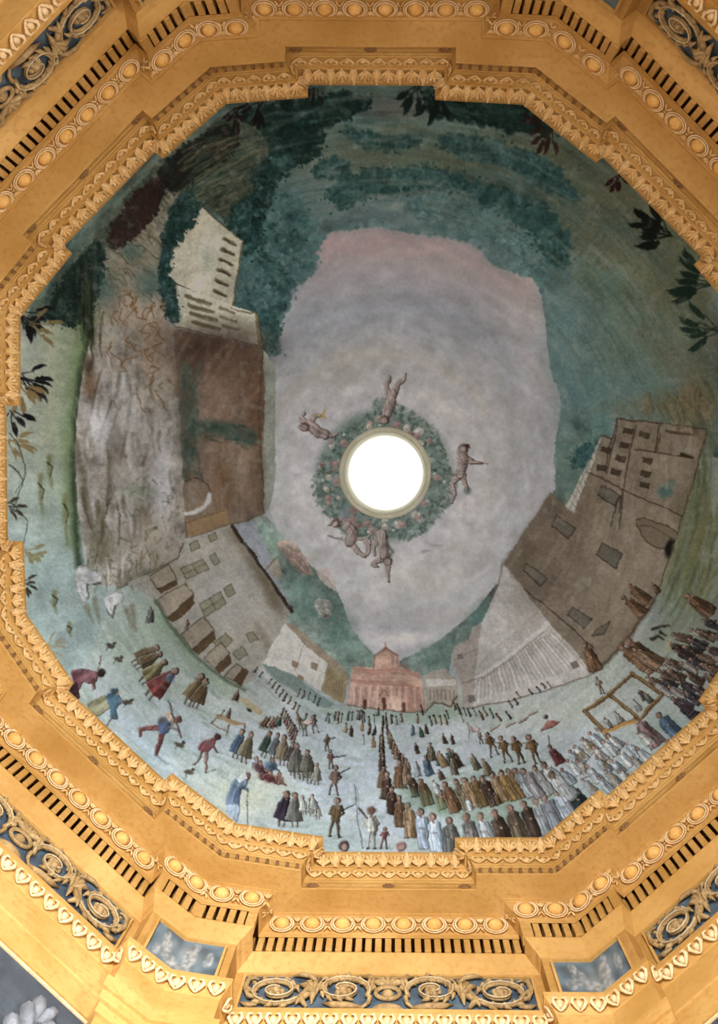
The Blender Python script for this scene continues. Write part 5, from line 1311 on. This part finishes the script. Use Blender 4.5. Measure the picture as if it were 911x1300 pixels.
# cloaked gentry
fig((356,1049),44,(66,54,68),'cloak',(364,1008),label='cloaked man in dark violet seen from behind'); fig((373,1050),44,(92,90,82),'cloak',(374,1010),label='cloaked man in dark grey seen from behind')
for x, y in ((384,1012),(393,1014),(401,1019),(397,1010)): fig((x+2, y+22), 24, (150, 150, 138), 'cloak', (x, y), shadow=False)
for ft, hd, c in (((297,963),(307,930),BLUEC),((308,968),(318,933),OLIVE),((333,960),(342,932),GREENC),((344,963),(352,934),(108,112,116)),((356,971),(361,936),(122,106,84)),((366,972),(371,945),(84,74,66)),((370,984),(379,955),(118,112,96)),((382,990),(385,962),(126,122,112)),((392,994),(393,962),(104,98,84)),((401,996),(401,970),(134,128,112)),((376,988),(376,948),(110,106,96)),((388,986),(390,954),(96,92,80))): fig(ft, 34, c, 'cloak', hd, hood=(52, 42, 38))
for k in range(9): f = k/8; fig((357+14*f, 908+34*f), 11+5*f, [BROWN, TAN, DKBR, MAROON][k % 4], 'dab')
for k in range(5): fig((330+5*k, 926-abs(k-2)), 17, [(118, 92, 72), DKBR, (136, 114, 96), MAROON, GREENC][k], 'cloak')
for x, y, c in ((323,970,(150,154,160)),((343),972,BLUEC),(335,985,(122,84,70)),(352,990,(132,88,72)),(328,975,(104,70,70)),(341,988,MAROON)):
    i = new_id('painted_figure', None); blob(x, y, 8, 6, c, .92, .4, .3, i); blob(x+2, y+2, 5, 3, np.array(c)*.65, .6, .4, .5); blob(x+2, y-7, 3, 3, HAIR, .95, 0, .3, i); blob(x+2.4, y-6.4, 2, 2.2, SKIN, .9, 0, .3)
    stroke([(x+4, y+3), (x+11, y+7)], 3, np.array(c)*.8, .9, 2, .8, i)
i = new_id('painted_figure', 'bent old woman in blue leaning on a stick')
poly(smooth([(287, 1014), (292, 996), (300, 986), (312, 984), (314, 996), (305, 1004), (304, 1018), (303, 1034), (300, 1044), (288, 1030)], 4), (112, 128, 148), tex=.2, pid=i); poly([(298, 996), (306, 1002), (304, 1022), (296, 1018)], (78, 92, 112), .7)
poly([(286, 1022), (302, 1020), (303, 1044), (292, 1038)], (158, 168, 176), .8, tex=.1); blob(314, 986, 4.6, 5, (92, 68, 62), .95, 0, .25, i); poly([(299, 988), (311, 981), (314, 988), (304, 994)], (186, 184, 180), .9); stroke([(308, 1000), (314, 1004)], 4, (70, 82, 100), .9, 3, .8, i); stroke([(314, 1004), (314, 1048)], 1.3, (88, 76, 64), .9, 1.3, .6)
# market table, bench and cart
i = new_id('painted_table', 'trader sitting at a wooden table on the slope'); poly([(272, 905), (281, 908), (311, 920), (300, 922), (276, 912)], (150, 122, 88), pid=i); stroke([(268, 918), (276, 908)], 2, (104, 78, 50), .9, 1.6, .7, i); stroke([(268, 918), (290, 930)], 1.6, (120, 92, 60), .9, 1.4, .7, i); stroke([(291, 920), (287, 934)], 2, (104, 78, 50), .9, 1.6, .7, i); stroke([(310, 920), (310, 926)], 2, (104, 78, 50), .9, 1.6, .7, i)
fig((289,912),14,(112,84,62),'robe',(292,900),shadow=False); fig((279,909),10,(150,140,120),'dab')
i = new_id('painted_table', 'long bench with goods above the trader'); poly([(298, 886), (312, 886), (334, 902), (330, 908), (312, 896)], (164, 146, 112), pid=i); fig((297,890),14,(120,86,64),'robe',(302,878)); blob(316, 901, 4, 2.4, (52, 44, 40), .9, .5, .3)
# travellers on the left slope
for ft, hd, c in (((168,842),(199,822),(104,86,64)),((172,846),(203,830),(96,80,58)),((178,866),(209,841),(108,98,66)),((186,884),(222,852),(120,60,56)),((236,894),(256,859),(112,92,64)),((246,898),(262,865),(104,84,58))): fig(ft, 34, c, 'cloak', hd)
blob(216, 861, 6, 6, (96, 112, 134), .9, 0, .3)
i = new_id('painted_figure', 'bent man in maroon with a long staff by the lip'); poly(smooth([(90, 852), (104, 849), (122, 852), (124, 862), (118, 870), (106, 866), (100, 880), (92, 886), (84, 876), (92, 866)], 4), (112, 70, 76), tex=.2, pid=i); poly([(86, 872), (98, 866), (102, 886), (96, 892)], (64, 44, 46), .85); stroke([(118, 862), (120, 874)], 4, (100, 62, 60), .9, 2.6, .8, i); blob(128, 854, 6, 5.4, (46, 34, 32), .95, 0, .25, i); stroke([(128, 833), (118, 876)], 1.6, (104, 72, 56), .9)
i = new_id('painted_figure', 'man in teal with an olive cloak trailing behind'); poly(smooth([(110, 894), (124, 886), (138, 884), (140, 896), (128, 908), (118, 908)], 4), (134, 128, 96), tex=.15, pid=i); poly(smooth([(136, 882), (148, 880), (155, 890), (148, 900), (150, 912), (142, 912), (138, 900)], 4), (74, 100, 116), tex=.2, pid=i); blob(145, 877, 5, 4.6, (64, 84, 92), .95, 0, .25, i); blob(149, 880, 2.6, 3, SKIN, .9); stroke([(152, 888), (160, 894), (166, 888)], 3, (96, 104, 108), .9, 2, .8, i); stroke([(146, 908), (136, 922)], 1.8, (72, 56, 48), .9)
i = new_id('painted_figure', 'running man in blue jerkin with a sack and staff')
stroke([(204, 924), (190, 923), (178, 925), (178, 934)], 8, (118, 70, 62), .95, 4, .8, i); stroke([(206, 926), (203, 942), (198, 958)], 9, (104, 58, 54), .95, 4, .8, i); poly(smooth([(200, 914), (212, 910), (218, 920), (212, 930), (202, 930)], 4), (78, 92, 122), tex=.2, pid=i); blob(206, 914, 5, 4, (92, 84, 70), .8); poly(smooth([(208, 906), (218, 905), (222, 916), (220, 922)], 4), (164, 144, 122), pid=i); blob(227, 913, 4.4, 4.6, (96, 62, 54), .95, 0, .25, i); stroke([(214, 922), (224, 926), (230, 934)], 4, (120, 112, 116), .9, 3, .8, i); stroke([(213, 890), (231, 936)], 1.8, (84, 58, 46), .95); stroke([(198, 959), (214, 970)], 3, (112, 124, 124), .7, 1.5, 1)
i = new_id('painted_figure', 'stooping bearded man in a torn maroon shirt')
stroke([(264, 950), (262, 964), (262, 980)], 5, (124, 88, 74), .95, 3, .7, i); stroke([(258, 950), (254, 962), (246, 970)], 5, (112, 80, 66), .95, 3, .7, i); poly(smooth([(252, 952), (256, 942), (266, 938), (274, 938), (272, 948), (262, 956)], 4), (112, 66, 66), tex=.2, pid=i); blob(276, 936, 4.6, 4.6, (72, 46, 42), .95, 0, .25, i); stroke([(270, 942), (273, 950), (276, 956)], 3.4, (124, 74, 66), .9, 2.4, .7, i); stroke([(262, 981), (272, 978)], 2, (96, 100, 92), .8)
for x, y in ((150, 837), (140, 820), (162, 892), (228, 945), (240, 980)):
    i = new_id('painted_dog' if y < 840 else 'painted_stone', None); blob(x, y, 6, 3, (74, 60, 48), .85, .3, .3, i); blob(x+5, y-3, 2.4, 2, (60, 48, 40), .9, 0, .3, i); stroke([(x-3, y+2), (x-5, y+6)], 1.2, (70, 58, 48), .8)
fig((189, 790), 18, (120, 112, 110), 'robe', (191, 772)); fig((236, 800), 14, (128, 84, 74), 'man', (239, 788))
for k in range(40):
    x, y = rs.uniform(130, 300), rs.uniform(860, 1010); stroke([(x, y), (x + rs.uniform(6, 18), y + rs.uniform(4, 12))], 3.5, [(96, 116, 104), (120, 132, 116)][rs.integers(0, 2)], .40, 1, 2)

# ---- dark plants rooted behind the lip
def plant(x, y, ang, n, L, col, seed, wide=5, spread=1.5):
    rs = np.random.default_rng(seed); i = new_id('painted_plant', None)
    for k in range(n):
        a = ang + (k/(max(1, n-1)) - .5) * spread + rs.normal(0, .08); l = L * rs.uniform(.7, 1.1)
        p0 = np.array((x, y)) + rs.normal(0, 2, 2); d = np.array([math.cos(a), math.sin(a)]); nrm = np.array([-d[1], d[0]])
        stroke([p0, p0 + d*l*.5 + nrm*l*.08], 1.6, col, .95, 1.4, .7, i)
        q = p0 + d*l*.5; stroke([q, q + d*l*.28, q + d*l*.5 + nrm*l*.05], wide*.7, col, .95, 1.4, .9, i); blob(*(q + d*l*.22), l*.24, wide*.5, col, .95, a, .2, i)
INK = (30, 30, 34)
for a in ((24, 398, .6, 7, 42, INK, 1, 6), (26, 480, .35, 8, 42, INK, 2, 5), (24, 486, 1.0, 5, 46, (128, 102, 60), 3, 6), (14, 520, 1.2, 4, 34, INK, 4, 7), (10, 560, .4, 6, 34, (134, 112, 72), 5, 5), (12, 640, .2, 5, 22, (72, 62, 48), 6, 4), (36, 700, .4, 6, 22, (132, 124, 84), 7, 5), (30, 740, .4, 5, 20, (70, 66, 52), 8, 4), (40, 410, .1, 4, 38, (124, 104, 62), 9, 5), (60, 820, -.2, 5, 26, (150, 140, 112), 10, 3),
          (850, 300, 3.4, 9, 44, (30, 38, 34), 11, 8), (835, 285, 3.9, 6, 36, (26, 34, 32), 12, 8), (905, 360, 3.3, 8, 56, (36, 56, 48), 13, 9), (912, 420, 3.0, 6, 50, (44, 64, 54), 14, 8), (785, 222, 1.7, 5, 22, (60, 34, 34), 15, 6), (700, 165, 2.2, 7, 34, (64, 46, 40), 16, 6), (690, 150, 2.6, 5, 30, (52, 40, 36), 17, 6), (555, 112, 1.4, 5, 46, (28, 40, 38), 18, 8), (530, 108, 1.9, 5, 38, (30, 48, 46), 19, 8), (400, 112, 2.0, 6, 26, (46, 40, 40), 20, 5), (330, 128, 2.0, 6, 34, (38, 34, 34), 21, 5), (300, 140, 1.8, 5, 26, (50, 36, 36), 22, 5)):
    plant(*a)
for pts in ([(12, 550), (26, 570), (32, 600), (20, 625)], [(16, 640), (34, 660), (30, 690)], [(12, 590), (28, 610), (16, 650)]): stroke(smooth(pts, 5, False), 1.5, (50, 54, 48), .85, 1, .7)
# the hand of the painter: edges wander a little, streaks and worn plaster over everything
wx = (fbm(XX/13, YY/13, 81, 3) - .5) * 3.6; wy = (fbm(XX/13, YY/13, 91, 3) - .5) * 3.6
sx_ = np.clip(np.rint(XX - X0 + wx), 0, SW-1).astype(int); sy_ = np.clip(np.rint(YY - Y0 + wy), 0, SHH-1).astype(int)
SHEET = SHEET[sy_, sx_]; IDS = IDS[sy_, sx_]
# drapery folds, a dark contour on one side of each figure and a light one on the other
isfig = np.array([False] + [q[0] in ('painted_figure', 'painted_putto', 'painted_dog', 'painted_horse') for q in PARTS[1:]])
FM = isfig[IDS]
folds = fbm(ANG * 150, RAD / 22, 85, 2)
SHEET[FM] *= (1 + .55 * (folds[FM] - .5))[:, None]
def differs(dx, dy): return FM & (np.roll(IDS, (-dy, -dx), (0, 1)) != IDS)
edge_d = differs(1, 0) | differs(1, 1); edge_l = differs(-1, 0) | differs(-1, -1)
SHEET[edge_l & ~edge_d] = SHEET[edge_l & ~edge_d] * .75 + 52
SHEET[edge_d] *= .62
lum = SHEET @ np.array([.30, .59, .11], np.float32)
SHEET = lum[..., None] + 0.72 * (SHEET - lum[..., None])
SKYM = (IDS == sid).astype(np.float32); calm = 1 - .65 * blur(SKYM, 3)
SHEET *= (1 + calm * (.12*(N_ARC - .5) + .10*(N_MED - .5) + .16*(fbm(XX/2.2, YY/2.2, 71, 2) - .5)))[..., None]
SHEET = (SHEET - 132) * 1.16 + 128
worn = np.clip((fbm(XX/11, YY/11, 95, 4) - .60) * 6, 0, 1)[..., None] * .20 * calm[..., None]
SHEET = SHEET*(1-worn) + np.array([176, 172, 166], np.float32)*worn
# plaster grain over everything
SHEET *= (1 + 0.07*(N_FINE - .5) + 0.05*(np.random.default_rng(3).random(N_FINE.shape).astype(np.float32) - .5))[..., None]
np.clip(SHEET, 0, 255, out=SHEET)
# ------------------------------------------------------------------ the dome carries the sheet
RB, ZB, HB = 3.85, 12.05, 4.32
def dome_r(z):
    s = np.clip((z - ZB) / HB, 0, 1)
    return RB * np.sqrt(1 - s * s)
dirs = np.stack([(XX - CX) / F_PX, (YY - CY) / F_PX, np.ones_like(XX)], -1).astype(np.float64) @ ROT
dirs /= dirs[..., 2:3]
lo = np.full(XX.shape, ZB); hi = np.full(XX.shape, ZB + HB)
for _ in range(30):
    mid = (lo + hi) / 2; k = mid - CAM[2]
    r = np.hypot(CAM[0] + dirs[..., 0]*k, CAM[1] + dirs[..., 1]*k)
    below = r < dome_r(mid)
    lo = np.where(below, mid, lo); hi = np.where(below, hi, mid)
z = (lo + hi) / 2; k = z - CAM[2]
PX, PY = CAM[0] + dirs[..., 0]*k, CAM[1] + dirs[..., 1]*k
ok = (z > ZB + 1e-4) & (np.hypot(PX, PY) > 0.575)
lin = SHEET / 255.0
PIGMENT_GAIN = np.array([1.27, 1.40, 1.50])
lin = np.where(lin <= 0.04045, lin / 12.92, ((lin + 0.055) / 1.055) ** 2.4)
lin = np.minimum(lin * PIGMENT_GAIN, 0.85).astype(np.float32)

fm, fnt, fb = nodes_of('fresco')
at = fnt.nodes.new('ShaderNodeAttribute'); at.attribute_name = 'pigment'
nz = fnt.nodes.new('ShaderNodeTexNoise'); nz.inputs['Scale'].default_value = 90; nz.inputs['Detail'].default_value = 3
ge = fnt.nodes.new('ShaderNodeNewGeometry'); fnt.links.new(ge.outputs['Position'], nz.inputs['Vector'])
bmp = fnt.nodes.new('ShaderNodeBump'); bmp.inputs['Strength'].default_value = 0.12; bmp.inputs['Distance'].default_value = 0.01
fnt.links.new(nz.outputs[0], bmp.inputs['Height']); fnt.links.new(bmp.outputs[0], fb.inputs['Normal'])
fnt.links.new(at.outputs['Color'], fb.inputs['Base Color'])
fb.inputs['Roughness'].default_value = 0.85; fb.inputs['Specular IOR Level'].default_value = 0.15

qok = ok[:-1, :-1] & ok[1:, :-1] & ok[:-1, 1:] & ok[1:, 1:]
jj, ii = np.nonzero(qok)
v00 = jj * SW + ii
quads = np.stack([v00, v00 + SW, v00 + SW + 1, v00 + 1], 1)
qid = IDS[jj, ii]
cnt = np.bincount(qid, minlength=len(PARTS)); qid[cnt[qid] < 6] = 0
order = np.argsort(qid, kind='stable'); quads = quads[order]; qid = qid[order]
co = np.stack([PX, PY, z], -1).reshape(-1, 3).astype(np.float32); colr = lin.reshape(-1, 3)
ids, starts = np.unique(qid, return_index=True)
ends = list(starts[1:]) + [len(qid)]
def patch(name, q, parent):
    used, inv = np.unique(q.ravel(), return_inverse=True)
    me = bpy.data.meshes.new(name); n = len(q)
    me.vertices.add(len(used)); me.vertices.foreach_set('co', co[used].ravel())
    me.loops.add(4*n); me.loops.foreach_set('vertex_index', inv.astype(np.int32).ravel())
    me.polygons.add(n); me.polygons.foreach_set('loop_start', np.arange(0, 4*n, 4, dtype=np.int32)); me.polygons.foreach_set('loop_total', np.full(n, 4, np.int32))
    me.polygons.foreach_set('use_smooth', np.ones(n, bool))
    me.update(calc_edges=True)
    ca = me.color_attributes.new('pigment', 'FLOAT_COLOR', 'POINT')
    ca.data.foreach_set('color', np.concatenate([colr[used], np.ones((len(used), 1), np.float32)], 1).ravel())
    me.materials.append(fm)
    return link(bpy.data.objects.new(name, me), parent)
fresco = None; OBJ = {}
for pid, s, e in zip(ids, starts, ends):
    if pid == 0:
        fresco = patch('dome_fresco', quads[s:e], None)
        tag(fresco, 'painted dome fresco of a procession, palaces, church and woodland', 'fresco')
    else:
        name, label, under = PARTS[pid]
        o = OBJ[pid] = patch(name, quads[s:e], OBJ.get(under, fresco))
        if label: o['label'] = label
# plaster shell that carries the paint
sh = MB(); NS = 96; lev = [(RB + .03, ZB - .03)] + [(float(dome_r(zz)) + .03, zz + .02) for zz in ZB + HB * np.sin(np.linspace(0.02, math.acos(.60/RB), 24))]
sh.add([(r*math.cos(2*math.pi*i/NS), r*math.sin(2*math.pi*i/NS), zz) for r, zz in lev for i in range(NS)],
       [(j*NS+i, j*NS+(i+1)%NS, (j+1)*NS+(i+1)%NS, (j+1)*NS+i) for j in range(len(lev)-1) for i in range(NS)])
tag(sh.build('ceiling', PALE), 'plaster dome shell behind the fresco', 'ceiling', kind='structure')
